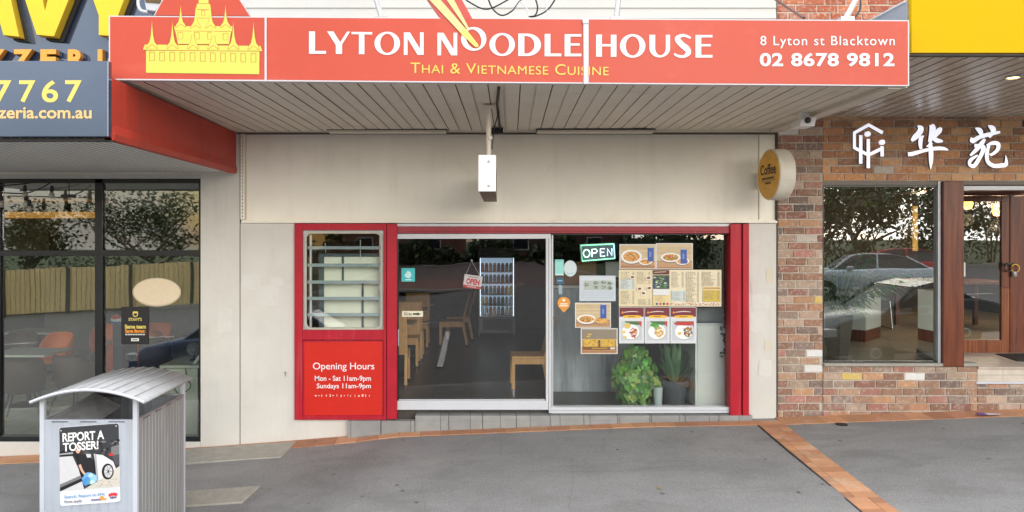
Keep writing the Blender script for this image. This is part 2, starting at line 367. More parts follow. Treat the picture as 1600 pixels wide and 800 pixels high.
def solo(name, mb, label, cat, group=None, bevel=0, smooth=False):
    xs = [p[0] for p in mb.v]; ys = [p[1] for p in mb.v]; zs = [p[2] for p in mb.v]
    return tag(link(name, mb, off=((min(xs) + max(xs)) / 2, (min(ys) + max(ys)) / 2, min(zs)), bevel=bevel, smooth=smooth), label, cat, group)
def struct(name, mb, bevel=0): return tag(link(name, mb, bevel=bevel), kind='structure')
def copy_tree(o, parent=None):
    c = o.copy(); COL.objects.link(c)
    if parent: c.parent = parent
    for ch in list(o.children): copy_tree(ch, c)
    return c
def J(a): return (random.random() - .5) * 2 * a
# ================================================================== GROUND
ASPH = mat('worn_asphalt', (.25, .247, .247), .9, var=.16, scale=1.6, bump=.5, bscale=220, stain=((.17, .168, .165), .9, .58, .6))
ROADM = mat('road_asphalt', (.13, .125, .125), .85, var=.15, scale=1.2, bump=.4, bscale=160)
# fine aggregate speckle, broad wet-dry patches, gum spots and hairline cracks on the footpath
_t = ASPH.node_tree; _b = _t.nodes['Principled BSDF']; _src = _b.inputs['Base Color'].links[0].from_socket
_g = _t.nodes.new('ShaderNodeNewGeometry'); _n = _t.nodes.new('ShaderNodeTexNoise'); _n.inputs['Scale'].default_value = 130; _n.inputs['Detail'].default_value = 3
_t.links.new(_g.outputs['Position'], _n.inputs[0]); _r = _t.nodes.new('ShaderNodeMapRange'); _r.inputs['From Min'].default_value = .3; _r.inputs['From Max'].default_value = .7
_r.inputs['To Min'].default_value = .62; _r.inputs['To Max'].default_value = 1.38; _t.links.new(_n.outputs['Fac'], _r.inputs['Value'])
_h = _t.nodes.new('ShaderNodeHueSaturation'); _t.links.new(_r.outputs[0], _h.inputs['Value']); _t.links.new(_src, _h.inputs['Color']); _cur = _h.outputs[0]
def _layer(node_out, lo, hi, colr, k_, inv=False):
    global _cur
    r_ = _t.nodes.new('ShaderNodeMapRange'); r_.inputs['From Min'].default_value = lo; r_.inputs['From Max'].default_value = hi; r_.inputs['To Min'].default_value = k_ if inv else 0; r_.inputs['To Max'].default_value = 0 if inv else k_
    _t.links.new(node_out, r_.inputs['Value']); m_ = _t.nodes.new('ShaderNodeMixRGB'); m_.inputs[2].default_value = (*colr, 1); _t.links.new(_cur, m_.inputs[1]); _t.links.new(r_.outputs[0], m_.inputs[0]); _cur = m_.outputs[0]
_mp = _t.nodes.new('ShaderNodeMapping'); _mp.inputs['Scale'].default_value = (.55, 1.5, 1); _t.links.new(_g.outputs['Position'], _mp.inputs[0])
_n2 = _t.nodes.new('ShaderNodeTexNoise'); _n2.inputs['Scale'].default_value = 1.25; _n2.inputs['Detail'].default_value = 9; _n2.inputs['Roughness'].default_value = .62; _n2.inputs['Distortion'].default_value = .7; _t.links.new(_mp.outputs[0], _n2.inputs[0])
_layer(_n2.outputs['Fac'], .50, .68, (.15, .146, .142), .6); _layer(_n2.outputs['Fac'], .30, .44, (.31, .305, .30), .5, True)
_v = _t.nodes.new('ShaderNodeTexVoronoi'); _v.inputs['Scale'].default_value = 3.3; _t.links.new(_g.outputs['Position'], _v.inputs['Vector']); _layer(_v.outputs['Distance'], .055, .085, (.09, .088, .085), .75, True)
_v2 = _t.nodes.new('ShaderNodeTexVoronoi'); _v2.inputs['Scale'].default_value = 7.1; _t.links.new(_g.outputs['Position'], _v2.inputs['Vector']); _layer(_v2.outputs['Distance'], .04, .06, (.40, .39, .38), .5, True)
_v3 = _t.nodes.new('ShaderNodeTexVoronoi'); _v3.feature = 'DISTANCE_TO_EDGE'; _v3.inputs['Scale'].default_value = .55; _nd = _t.nodes.new('ShaderNodeMixRGB'); _nd.inputs[0].default_value = .12; _t.links.new(_g.outputs['Position'], _nd.inputs[1]); _t.links.new(_n2.outputs['Color'], _nd.inputs[2]); _t.links.new(_nd.outputs[0], _v3.inputs['Vector']); _layer(_v3.outputs['Distance'], .001, .004, (.13, .128, .125), .22, True)
_t.links.new(_cur, _b.inputs['Base Color'])

def sheet(name, xs, ys, fz, m):
    g = MB(); nx, ny = len(xs), len(ys)
    g.faces([(x, y, fz(x, y)) for y in ys for x in xs], [(j * nx + i, j * nx + i + 1, (j + 1) * nx + i + 1, (j + 1) * nx + i) for j in range(ny - 1) for i in range(nx - 1)], m)
    o = struct(name, g); o.data.polygons.foreach_set('use_smooth', [True] * len(o.data.polygons)); return o
fr = lambda a, b, n: [a + (b - a) * i / n for i in range(n + 1)]
ROAD_Z = lambda x, y: zf(x) - .26 - .13
sheet('footpath', fr(-14, 16, 120), fr(-3.7, .05, 30), lambda x, y: zg(x, y) + .006 * math.sin(x * 3.1 + y) * math.sin(y * 2.3) * (1 if y < -.4 else 0), ASPH)
sheet('road', fr(-60, 60, 80), fr(-27, -3.86, 10), ROAD_Z, ROADM)
sheet('side_road', fr(-7, 6, 8), fr(-75, -27, 8), lambda x, y: ROAD_Z(x, y) , mat('side_road_asphalt', (.12, .08, .075), .85, var=.15, scale=1.2))
k = MB()
for i in range(-14, 16): k.prism([(i + .006, -3.86, zf(i) - .45), (i + .994, -3.86, zf(i + 1) - .45), (i + .994, -3.86, zf(i + 1) - .262), (i + .006, -3.86, zf(i) - .262)], (0, .156, 0), CONC)
struct('kerb', k, .01)
GRASSM = mat('verge_grass', (.05, .075, .022), .95, var=.35, scale=4)
sheet('terrain', fr(-400, 400, 20), fr(-400, -27.2, 10), lambda x, y: zf(max(-60, min(60, x))) - .55 + (.004 * (y + 27) if x < -7 or x > 6 else -.35), GRASSM)
LINEW = mat('road_paint', (.72, .72, .70), .7, var=.15, scale=12)
k = MB()
for a, b in ((-6.2, -11.6),):
    k.prism([(-.66, a, ROAD_Z(-.6, 0) + .004), (-.54, a, ROAD_Z(-.6, 0) + .004), (-.52, b, ROAD_Z(-.6, 0) + .004), (-.66, b, ROAD_Z(-.6, 0) + .004)], (0, 0, .003), LINEW)
for x in range(-40, 40, 6):
    if abs(x) > 3: k.prism([(x, -14, ROAD_Z(x, 0) + .004), (x + 3, -14, ROAD_Z(x + 3, 0) + .004), (x + 3, -14.12, ROAD_Z(x + 3, 0) + .004), (x, -14.12, ROAD_Z(x, 0) + .004)], (0, 0, .003), LINEW)
struct('road_marking', k)
k = MB()                                                    # far kerb lines of the junction and the traffic island
for (x0, y0), (x1, y1) in (((-60, -23), (-8, -25.5)), ((7, -27), (60, -27)), ((-8, -25.5), (-7.3, -75)), ((6.3, -75), (7, -27)), ((-7, -60), (6, -60))):
    n = 6
    for i in range(n):
        a = i / n; b = (i + 1) / n; xa, ya, xb, yb = x0 + (x1 - x0) * a, y0 + (y1 - y0) * a, x0 + (x1 - x0) * b, y0 + (y1 - y0) * b
        k.prism([(xa, ya, ROAD_Z(xa, 0)), (xb, yb, ROAD_Z(xb, 0)), (xb, yb, ROAD_Z(xb, 0) + .16), (xa, ya, ROAD_Z(xa, 0) + .16)], (.15 if abs(x1 - x0) < 2 else 0, -.2, 0), CONC)
struct('far_kerb', k)
k = MB(); zi = ROAD_Z(-1, 0)
k.lathe([(4.6, 0), (4.6, .12), (4.35, .15), (4.3, .15)], (-1.6, -30.5, zi), CONC, 40, 1, .9); k.lathe([(4.29, .14), (4.2, .17), (0.1, .2)], (-1.6, -30.5, zi), mat('island_paving', (.22, .10, .075), .9, var=.2), 40, 1, .9)
struct('traffic_island_ground', k)

# brick paver strips in the footpath
def col_from(pal, jit=.18):
    c = random.choice(pal); j = 1 + J(jit); return tuple(lin(v) * j * .9 for v in c)
PAVE = [(198, 146, 110), (190, 136, 103), (203, 153, 118), (184, 132, 103), (199, 149, 112)]
def paver(k, pts):
    k.cur = col_from(PAVE, .14); k.prism([(x, y, zg(x, y) + .009) for x, y in pts], (0, 0, -.05), BRICKR)
k = MB(); x = -14.0
while x < 14:
    y1 = -.004 if (x > 3.3 or x < -1.4) else -.105
    paver(k, [(x, -.24), (x + .228, -.24), (x + .228, y1), (x, y1)]); x += .232
struct('paver_edge_strip', k)
k = MB(); y = -.245
while y > -3.6:
    a = random.choice((.0, .1)); 
    paver(k, [(3.125, y - .108), (3.2 + a, y - .108), (3.2 + a, y), (3.125, y)]); paver(k, [(3.204 + a, y - .108), (3.405, y - .108), (3.405, y), (3.204 + a, y)]); y -= .1115
struct('paver_cross_strip', k)
k = MB(); k.box(3.106, 3.122, -3.6, -.245, -.6, 0, DARK); k.v = [(a, b, zg(a, b) + (.005 if c == 0 else -.05)) for a, b, c in k.v]; struct('pavement_joint', k)
# two concrete service covers, a drain cap, litter
def cover(pts, label):
    k = MB(); k.prism([(x, y, zg(x, y) + .016) for x, y in pts], (0, 0, -.05), CONC)
    o = solo('service_cover', k, label, 'service cover', 'concrete covers in the footpath', bevel=.006)
cover([(-3.25, -.06), (-1.93, -.06), (-1.98, -.52), (-3.25, -.5)], 'flat concrete service cover set in the footpath against the cream wall')
cover([(-2.95, -1.27), (-1.99, -1.27), (-2.05, -1.62), (-2.95, -1.62)], 'smaller concrete service cover in the asphalt beside the grey bin')
k = MB(); k.lathe([(.06, 0), (.06, .008), (.05, .01), (.01, .009)], (X(1315, -.3), -.3, zg(X(1315, -.3), -.3)), RUBBER, 20)
solo('drain_cap', k, 'small round dark drain cap in the footpath below the brick wall', 'drain cap')
k = MB(); xx = X(1528, -.2)
k.face([(xx, -.22, zg(xx, -.2) + .02), (xx + .2, -.24, zg(xx, -.2) + .03), (xx + .3, -.14, zg(xx, -.2) + .022), (xx + .1, -.10, zg(xx, -.2) + .02)], C(225, 225, 240)); k.face([(xx - .02, -.23, zg(xx, -.2) + .024), (xx + .09, -.235, zg(xx, -.2) + .026), (xx + .12, -.12, zg(xx, -.2) + .026), (xx + .06, -.10, zg(xx, -.2) + .024)], C(110, 85, 160))
solo('paper_flyer', k, 'crumpled purple and white flyer lying by the foot of the brick wall', 'flyer')
fal = [(1088, 711, 'yellow'), (1156, 712, 'yellow'), (420, 745, 'brown'), (745, 738, 'brown'), (1248, 772, 'brown'), (965, 705, 'brown'), (630, 690, 'brown'), (840, 745, 'brown'), (1030, 765, 'yellow')]
for i, (px, py, c) in enumerate(fal):
    D = 8.0
    for _ in range(12):
        y = CY + D; x = X(px, y); D = (CZ - zg(x, y)) / (py - VY) * F
    y = CY + D; x = X(px, y); k = MB(); k.cur = (.4, .25, .05) if c == 'yellow' else (.05, .035, .025); a = random.random() * 6; r_ = .022 if c == 'yellow' else .016
    z = zg(x, y) + .014
    k.face([(x + r_ * 1.5 * math.cos(a), y + r_ * 1.5 * math.sin(a), z + .005), (x + r_ * .6 * math.cos(a + 1.57), y + r_ * .6 * math.sin(a + 1.57), z), (x - r_ * 1.5 * math.cos(a), y - r_ * 1.5 * math.sin(a), z + .003), (x - r_ * .6 * math.cos(a + 1.57), y - r_ * .6 * math.sin(a + 1.57), z + .006)], LEAF)
    solo('fallen_leaf', k, 'tiny fallen %s leaf lying loose on the grey asphalt footpath' % c, 'leaf', 'fallen %s leaves on the footpath' % c)

# ================================================================== NOODLE SHOP BUILDING
shop = thing('noodle_shop', (.4, 0, -.1), 'cream rendered noodle shop with red framed door and louvre window, in the middle', 'shop building')
k = MB()
k.box(X(313.5), X(374.3), 0, .22, -.7, Z(205), WHITE_WALL); k.box(X(375.8), X(460), 0, .22, -.7, Z(348.5), WHITE_WALL)
k.box(X(374.3), X(375.8), .012, .2, -.7, Z(205), SOFFIT_G)
k.box(X(1170), X(1213), 0, .22, -.7, Z(348.5), WHITE_WALL)
k.box(X(460), X(545), -.004, .2, -.7, Z(656), WHITE_WALL)
k.box(X(460), X(1170), .1, .22, Z(350), Z(330), WHITE_WALL)
PT = [mat('touch_up_paint', (.655, .64, .605), .65, var=.06), mat('yellowed_paint', (.64, .585, .47), .7, var=.05), mat('pink_paint', (.64, .58, .55), .7, var=.05)]
for pi_, (a, b, ww, hh, mi) in enumerate(((392, 440, 30, 26, 0), (418, 462, 34, 30, 0), (352, 500, 22, 40, 0), (432, 440, 18, 14, 0), (1190, 470, 28, 22, 0), (1184, 505, 24, 30, 0), (1203, 432, 10, 22, 1), (1200, 540, 10, 16, 1), (1178, 448, 9, 20, 2), (1196, 575, 20, 24, 0))):
    k.prism([P(min(1212, a + ww / 2 * (1 + J(.14)) * c_), b + hh / 2 * (1 + J(.14)) * s_, -.0006 - .0006 * pi_) for c_, s_ in ((-1, -1), (-.2, -1.05), (1, -1), (1.04, .1), (1, 1), (.1, 1.04), (-1, 1), (-1.05, 0))], (0, .0005, 0), PT[mi])
link('wall', k, shop, bevel=.004)
k = MB(); k.lathe([(.014, 0), (.014, .008), (.006, .01)], (0, 0, 0), STEEL, 12); k.v = [(a + X(446), -c, b + Z(582)) for a, b, c in k.v]; n0 = len(k.v); k.tube([P(446, 584, -.008), P(446, 588, -.012)], .006, STEEL, 6); link('wall_bolt', k, shop)
k = MB()
k.box(X(375.8), X(1213), .035, .15, Z(345), Z(203), WALL_UP)
for a, b in ((383, 384.3), (1187, 1188.5)): k.box(X(a), X(b), .02, .034, Z(343), Z(206), SOFFIT)
for a in (565, 702, 850, 1010): k.box(X(a), X(a + .5), .0335, .0349, Z(344), Z(206), WALL_UP)
link('wall_panel', k, shop)
k = MB(); k.box(X(378), X(1213), -.035, .036, Z(348.5), Z(345.2), WALL_UP); k.box(X(378), X(1213), .0, .033, Z(345.2), Z(343.6), WALL_UP); link('ledge', k, shop, bevel=.004)
k = MB(); k.box(X(371), X(1213), -.06, .0, Z(207.5), Z(203), SOFFIT); k.box(X(371), X(1213), -.03, .034, Z(209.5), Z(207.7), SOFFIT_G); link('cornice', k, shop)
k = MB(); k.box(X(376.2), X(378.2), -.012, .03, Z(343), Z(207), WALL_UP); k.box(X(380.2), X(382.5), -.012, .03, Z(343), Z(207), WALL_UP)
for i in range(26): k.box(X(378), X(380.4), -.008, .02, Z(209 + i * 5.2), Z(212 + i * 5.2), WALL_UP)
link('metal_trim', k, shop)
k = MB(); z = 3.3
while z < 6.2: k.prism([(X(378), -.0, z), (X(1213), -.0, z), (X(1213), .012, z + .118), (X(378), .012, z + .118)], (0, .08, 0), BOARD); z += .12
k.box(X(378), X(1213), .05, .2, 3.15, 6.2, BOARD)
link('weatherboarding', k, shop)
# entry step
STEPT = tile_mat('grey_step_tile', (.30, .30, .29), (.25, .25, .25), (.12, .12, .11), .33, .4, .6, 'xz', gap=.004)
k = MB(); n = 12
for i in range(n):
    a = X(545) + (X(1172) - X(545)) * i / n; b = X(545) + (X(1172) - X(545)) * (i + 1) / n - .004
    k.box(a, b, -.10 + J(.003), .0, -.5, -.09, STEPT); k.box(a, b, -.085, .12, -.5, -.035, STEPT) if a > X(600) else None
link('step', k, shop, bevel=.005)

# red frame
k = MB()
k.pbox(460, 472.5, 349, 656, -.05, .09, RED); k.pbox(472.6, 599, 349.4, 359.5, -.045, .09, RED); k.pbox(472.6, 599, 515.5, 531, -.045, .09, RED)
k.pbox(472.6, 599, 650, 656, -.045, .09, RED); k.pbox(599, 603.5, 349.4, 656, -.05, .09, RED); k.pbox(604.6, 620, 350, 655, -.075, .09, RED); k.pbox(603.5, 604.6, 350, 655, -.03, .09, RED_WORN)
k.pbox(620, 1141, 354, 364.6, -.03, .09, RED_WORN); k.pbox(620, 1141, 349.5, 353.8, -.02, .09, ALU)
k.pbox(1141.5, 1158, 350, 652, -.06, .12, RED); k.pbox(1158, 1161, 350, 652, -.03, .12, RED_WORN); k.pbox(1161, 1170.5, 350, 654, -.065, .12, RED)
k.box(X(640), X(1120), -.036, -.031, Z(362), Z(361), RED_WORN)
link('shopfront_frame', k, shop, bevel=.004)
# louvre window
lw = MB(); fx0, fx1, fy0, fy1 = 474, 598, 361, 515
GASK = mat('cream_gasket', (.45, .45, .38), .6, var=.15, scale=20)
rr = lambda x0, y0, x1, y1, r, y, n=6: [P(cx + r * math.cos(a), cy + r * math.sin(a), y) for cx, cy, a0 in ((x1 - r, y1 - r, 0), (x0 + r, y1 - r, 90), (x0 + r, y0 + r, 180), (x1 - r, y0 + r, 270)) for a in [R(a0 + 90 * i / n) for i in range(n + 1)]]
lw.ring(rr(475.5, 361.5, 598, 515.5, 9, -.02), rr(479, 365, 594.5, 512, 8, -.02), GASK, (0, .02, 0))
def sq(x0, y0, x1, y1, y, n=6):
    o = []
    for (ax, ay), (bx, by) in (((x1, y1 - 9), (x1 - 9, y1)), ((x0 + 9, y1), (x0, y1 - 9)), ((x0, y0 + 9), (x0 + 9, y0)), ((x1 - 9, y0), (x1, y0 + 9))):
        cx, cy = (x1 if (ax == x1 or bx == x1) else x0), (y1 if (ay == y1 or by == y1) else y0)
        for i in range(n + 1):
            t = i / n; o.append(P(ax + (cx - ax) * 2 * t if t < .5 else cx + (bx - cx) * (2 * t - 1), ay + (cy - ay) * 2 * t if t < .5 else cy + (by - cy) * (2 * t - 1), y))
    return o
lwf = link('louvre_window', lw, shop)
k = MB()
k.ring(sq(472.6, 359.6, 599, 515.6, .0), rr(475.5, 361.5, 598, 515.5, 9, .0), ALU_GREY); link('corner_plate', k, lwf)
k = MB(); k.box(X(473), X(598.5), .012, .018, Z(515.5), Z(360), GLASS); link('pane', k, lwf)
for i, py in enumerate((387, 414, 440.5, 466, 491.5)):
    b = MB(); b.prism([P(480, py - 2.2, .03), P(595, py - 2.2, .03), P(595, py + 2.6, .02), P(480, py + 2.6, .02)], (0, .012, .0), mat('louvre_blade_edge', (.30, .37, .40), .3, var=.1)); b.box(X(480), X(595), .034, .12, Z(py + .8), Z(py - .8), MATS['louvre_blade_edge']); link('louvre_blade', b, lwf)
b = MB(); b.box(X(483), X(486), .03, .06, Z(512), Z(366), ALU); link('louvre_channel', b, lwf); b = MB(); b.box(X(592), X(594.5), .03, .06, Z(512), Z(366), ALU); link('louvre_channel', b, lwf)
b = MB(); b.tube([P(563, 375, .05), P(563, 407, .05)], .004, ALU, 6); link('pull_rod', b, lwf); b = MB(); b.tube([P(508, 380, .05), P(509, 395, .05)], .004, ALU, 6); link('pull_rod', b, lwf)
# opening hours panel
k = Card(-.026, step=.0006); HOT = mat('hot_red_vinyl', (.60, .024, .014), .42, spec=.25, var=.06, scale=3)
k.sheet(473.5, 532, 598.5, 650, MATS['red_enamel'], .02); k.poly([(475.5, 535), (603.6 - 6, 534), (603.6 - 6, 648), (475.5, 649)], HOT)
WHT = C(240, 240, 245)
k.text('Opening Hours', 489, 566.5, 585, 580.5, WHT, .004); k.text('Mon - Sat 11am-9pm', 492, 587, 579.5, 597.5, WHT, .012); k.text('Sundays 11am-9pm', 495, 599, 579.5, 609, WHT, .012)
for i in range(16):
    a = 492 + i * 5.6 + J(1.2); k.rect(a, 616.5 + J(.8), a + random.choice((1, 1.6, 3)), 619.6 + J(.8), C(240, 190, 180))
o = link('notice_panel', k, shop, recalc=False); tag(o, 'glossy red panel with white opening hours lettering')
# sliding door and fixed window
sd = MB(); sd.pbox(620.3, 861, 365.2, 373, .0, .05, ALU); sd.pbox(620.3, 857, 626.5, 640.5, -.01, .05, ALU); sd.pbox(853, 857.2, 373, 626.5, -.005, .05, ALU); sd.pbox(620.3, 622.5, 373, 626.5, .0, .05, BLACKF)
sd.pbox(623, 852, 624, 626.4, -.004, .02, ALU_GREY)
sdo = link('sliding_door', sd, shop, bevel=.003)
k = MB(); k.box(X(622), X(853), .028, .034, Z(627), Z(372), GLASS_DOOR); link('pane', k, sdo)
k = MB(); k.pbox(621.5, 624, 515, 541, -.02, .0, CHROME); link('handle', k, sdo, bevel=.003)
sw = MB(); sw.pbox(857.6, 861.5, 373, 645.5, -.012, .09, ALU); sw.pbox(861.5, 1143.4, 636.5, 645.5, -.012, .09, ALU); sw.pbox(861.5, 1141, 365, 367, .02, .09, BLACKF); sw.pbox(1139.5, 1141.4, 367, 636.5, .02, .09, BLACKF); sw.pbox(862, 864.5, 367, 636.5, .03, .09, ALU_GREY)
sw.pbox(857.6, 1143, 640.5, 642, -.02, -.012, ALU_GREY)
swo = link('shop_window', sw, shop, bevel=.003)
k = MB(); k.box(X(861.5), X(1141), .052, .058, Z(637), Z(366), GLASS); link('pane', k, swo)
# interior shell
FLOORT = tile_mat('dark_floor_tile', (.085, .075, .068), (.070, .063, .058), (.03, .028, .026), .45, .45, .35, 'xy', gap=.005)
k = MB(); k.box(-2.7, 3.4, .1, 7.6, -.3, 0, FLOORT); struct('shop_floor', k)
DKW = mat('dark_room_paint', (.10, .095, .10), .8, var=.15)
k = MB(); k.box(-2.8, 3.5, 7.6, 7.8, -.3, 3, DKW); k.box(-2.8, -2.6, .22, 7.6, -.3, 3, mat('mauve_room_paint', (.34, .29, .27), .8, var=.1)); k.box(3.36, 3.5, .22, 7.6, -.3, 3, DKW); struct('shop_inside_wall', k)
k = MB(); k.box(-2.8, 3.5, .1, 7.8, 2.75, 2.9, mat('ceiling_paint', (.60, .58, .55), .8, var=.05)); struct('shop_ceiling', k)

# ------------------------------------------------------------------ awning over the noodle shop
aw = thing('shop_awning', (.35, -1.3, 3.1), 'beige ribbed metal awning over the noodle shop front', 'awning')
BLc, BRc, FLc, FRc = [Vector(P(*a)) for a in ((369, 207, -.0), (1214, 203, -.0), (171, 126, -2.68), (1406, 133, -2.68))]
def sp(u, v, dz=0): p = (BLc.lerp(BRc, u)).lerp(FLc.lerp(FRc, u), v); return (p.x, p.y, p.z + dz)
k = MB(); n = 48
for i in range(n):
    a = i / n; g = .13 if i % 2 else .07; c = (i + 1 - g) / n; e = (i + 1) / n; dz = .014 if i % 2 == 0 else .008
    sag = J(.002)
    k.face([sp(a, 0, sag), sp(c, 0, sag), sp(c, 1, sag), sp(a, 1, sag)], SOFFIT)
    k.face([sp(c, 0, sag), sp(c, 0, dz), sp(c, 1, dz), sp(c, 1, sag)], SOFFIT_G); k.face([sp(c, 0, dz), sp(e, 0, dz), sp(e, 1, dz), sp(c, 1, dz)], SOFFIT_G if i % 2 == 0 else SOFFIT); k.face([sp(e, 0, dz), sp(e, 0, 0), sp(e, 1, 0), sp(e, 1, dz)], SOFFIT)
link('soffit', k, aw, recalc=False)
k = MB(); k.prism([sp(-.002, 0, .05), sp(1.002, 0, .05), sp(1.002, 1, .05), sp(-.002, 1, .05)], (0, 0, .12), mat('roof_sheet', (.30, .30, .31), .5, var=.15)); link('roof', k, aw)
k = MB(); k.prism([sp(1.001, 0, -.02), sp(1.001, 1, -.02), sp(1.001, 1, .12), sp(1.001, 0, .12)], (.05, 0, 0), SOFFIT); link('edge_beam', k, aw); k = MB(); k.prism([sp(.985, 0, -.028), sp(.985, 1, -.028), sp(1.002, 1, -.028), sp(1.002, 0, -.028)], (0, 0, .026), SOFFIT); link('edge_trim', k, aw); k = MB()
k.prism([sp(-.001, 0, -.01), sp(-.001, 1, -.01), sp(-.001, 1, .12), sp(-.001, 0, .12)], (-.012, 0, 0), mat('dark_flashing', (.07, .075, .075), .6)); link('flashing', k, aw)
k = MB()
zs = sp(.3, .1)[2]
for a, b in ((513, 697), (840, 1022)):
    k = MB(); k.box(X(a, -.18), X(b, -.18), -.20, -.06, zs - .032, zs - .004, SOFFIT); k.box(X(a, -.18) - .012, X(b, -.18) + .012, -.212, -.05, zs - .010, zs - .0035, SOFFIT_G); link('soffit_batten', k, aw)
CDT = mat('conduit_grey', (.34, .31, .27), .6, var=.15)
for q in ([P(697, 191, -.3), P(780, 191.4, -.3), P(840, 191, -.3)], [P(1022, 191, -.3), P(1130, 192, -.3), P(1215, 192, -.3)]): k = MB(); k.tube(q, .011, CDT); link('conduit', k, aw)
k = MB()
k.tube([(X(775, -1.9), -2.55, 3.10), (X(775, -1.9) + .01, -1.9, 3.09), (X(782, -.4), -.3, 3.10)], .012, RUBBER); k.box(X(768, -.35), X(786, -.35), -.36, -.3, 3.05, 3.11, RUBBER); link('cable', k, aw)

# ------------------------------------------------------------------ fascia sign
sg = thing('fascia_sign', (.25, -2.7, 3.1), 'long red fascia sign reading Lyton Noodle House with temple crest and chopsticks', 'shop sign')
SRED = mat('coral_sign_vinyl', (.49, .072, .043), .42, spec=.25, var=.07, scale=1.1, stain=((.53, .12, .085), 2.2, .55, .5), drip=((.36, .075, .05), 14, .22))
SRED_D = mat('deep_sign_vinyl', (.45, .035, .024), .35, var=.06, scale=2)
SWHT = mat('sign_white_edge', (.53, .52, .56), .4, var=.05); YEL = mat('sign_lime_yellow', (.54, .56, .085), .4, var=.04, scale=4); YEL2 = mat('sign_warm_yellow', (.70, .48, .06), .4, var=.04); LWHT = mat('sign_letter_white', (.61, .63, .66), .4, var=.02)
top = lambda x: 25 + (x - 170) * 7 / 1250; bot = lambda x: 124 + (x - 172) * 10 / 1248
k = Card(-2.72); 
k.prism([k.p(q) for q in ((170, 24.5), (1420.5, 31.5), (1420.5, 134.5), (170, 125))], (0, .06, 0), SWHT)
for a, b in ((172, 413.4), (416.4, 911), (920, 1418.5)): k.poly([(a, top(a) + 1.2), (b, top(b) + 1.2), (b, bot(b) - 1.2), (a, bot(a) - 1.2)], SRED)
link('sign_panel', k, sg, recalc=False)
k = Card(-2.721); k.poly([(241, 24), (254, 0), (272, -32), (296, -56), (317, -80), (340, -56), (360, -30), (375, 0), (391, 25)], SRED, .05); k.stroke([(241, 24), (254, 0), (272, -32)], SWHT, 1.2, False); k.stroke([(391, 25), (375, 0), (360, -30)], SWHT, 1.2, False); link('crest_board', k, sg, recalc=False)
k = Card(-2.7215); k.poly([(688.5, 29), (668, 0), (617, -72), (684, -72), (722, 0), (738, 29)], SRED_D, .05); link('chopstick_board', k, sg, recalc=False)
k = MB(); k.prism([P(911.5, 29.5, -2.733), P(919, 29.5, -2.733), P(917.5, 131, -2.733), P(912.5, 131, -2.733)], (0, .012, 0), SWHT); k.box(X(910.5, -2.74), X(920, -2.74), -2.738, -2.73, Z(36, -2.74), Z(29.5, -2.74), SWHT)
link('joint_strip', k, sg); k = MB(); k.prism([P(413.4, 26, -2.73), P(416.4, 26, -2.73), P(416.4, 127, -2.73), P(413.4, 127, -2.73)], (0, .009, 0), SWHT); link('joint_strip', k, sg)
# temple drawing
k = Card(-2.7235, step=.00003); ZX = lambda x, y: (200 + x / 6.4, y / 6.4); OUT = mat('sign_outline_red', (.52, .10, .03), .4, var=0)
def tp(pts, m=YEL): k.poly([ZX(*q) for q in pts], m)
def tl(pts, w=5): k.stroke([ZX(*q) for q in pts], OUT, w / 6.4, False)
tp([(690, 270), (690, 180), (680, 95), (690, 40), (705, 35), (712, -60), (740, -260), (758, -420), (776, -260), (800, -60), (806, 35), (820, 40), (826, 95), (812, 180), (812, 270)])
tp([(462, 262), (1045, 262), (1040, 310), (1028, 330), (1010, 440), (500, 440), (478, 330), (468, 310)])
tp([(180, 505), (1315, 512), (1312, 742), (180, 728)]); tp([(150, 492), (170, 445), (1325, 460), (1342, 512), (160, 500)])
def spire(cx, by, ty, hw, tall=1):
    h = by - ty
    pts = [(cx - hw, by), (cx - hw * .8, by - h * .14), (cx - hw * .45, by - h * .24), (cx - hw * .18, by - h * .5), (cx - hw * .05, by - h * .8), (cx, ty), (cx + hw * .05, by - h * .8), (cx + hw * .18, by - h * .5), (cx + hw * .45, by - h * .24), (cx + hw * .8, by - h * .14), (cx + hw, by)]
    tp(pts); tl(pts[:4], 4); tl(pts[7:], 4); tl([(cx - hw * .85, by - 2), (cx, by - h * .15), (cx + hw * .85, by - 2)], 6)
for cx, by, ty in ((527, 275, 50), (975, 280, 50), (678, 285, 55), (826, 285, 50)): spire(cx, by, ty, 55)
tl([(465, 308), (1040, 315)]); tl([(505, 440), (1010, 450)]); tl([(692, 95), (812, 97)], 6); tl([(700, 180), (806, 182)], 5); tl([(690, 35), (815, 37)], 5)
for cx, cy in ((524, 358), (976, 368), (690, 358), (822, 360)): tl([(cx - 25, cy - 32), (cx + 25, cy - 32), (cx + 25, cy + 32), (cx - 25, cy + 32), (cx - 25, cy - 32)], 5)
tl([(736, 105), (768, 105), (768, 158), (736, 158), (736, 105)], 5)
for cx in (240, 444, 650, 853, 1054, 1256): spire(cx, 487 + (cx - 240) * .012, 205 + (cx - 240) * .012, 60)
tl([(155, 500), (1340, 513)], 5)
for i in range(11):
    cx = 240 + i * 101.5; cy = 563 + i * 1.5; tl([(cx - 24, cy - 43), (cx + 24, cy - 43), (cx + 24, cy + 43), (cx - 24, cy + 43), (cx - 24, cy - 43)], 5)
link('temple_emblem', k, sg, recalc=False)
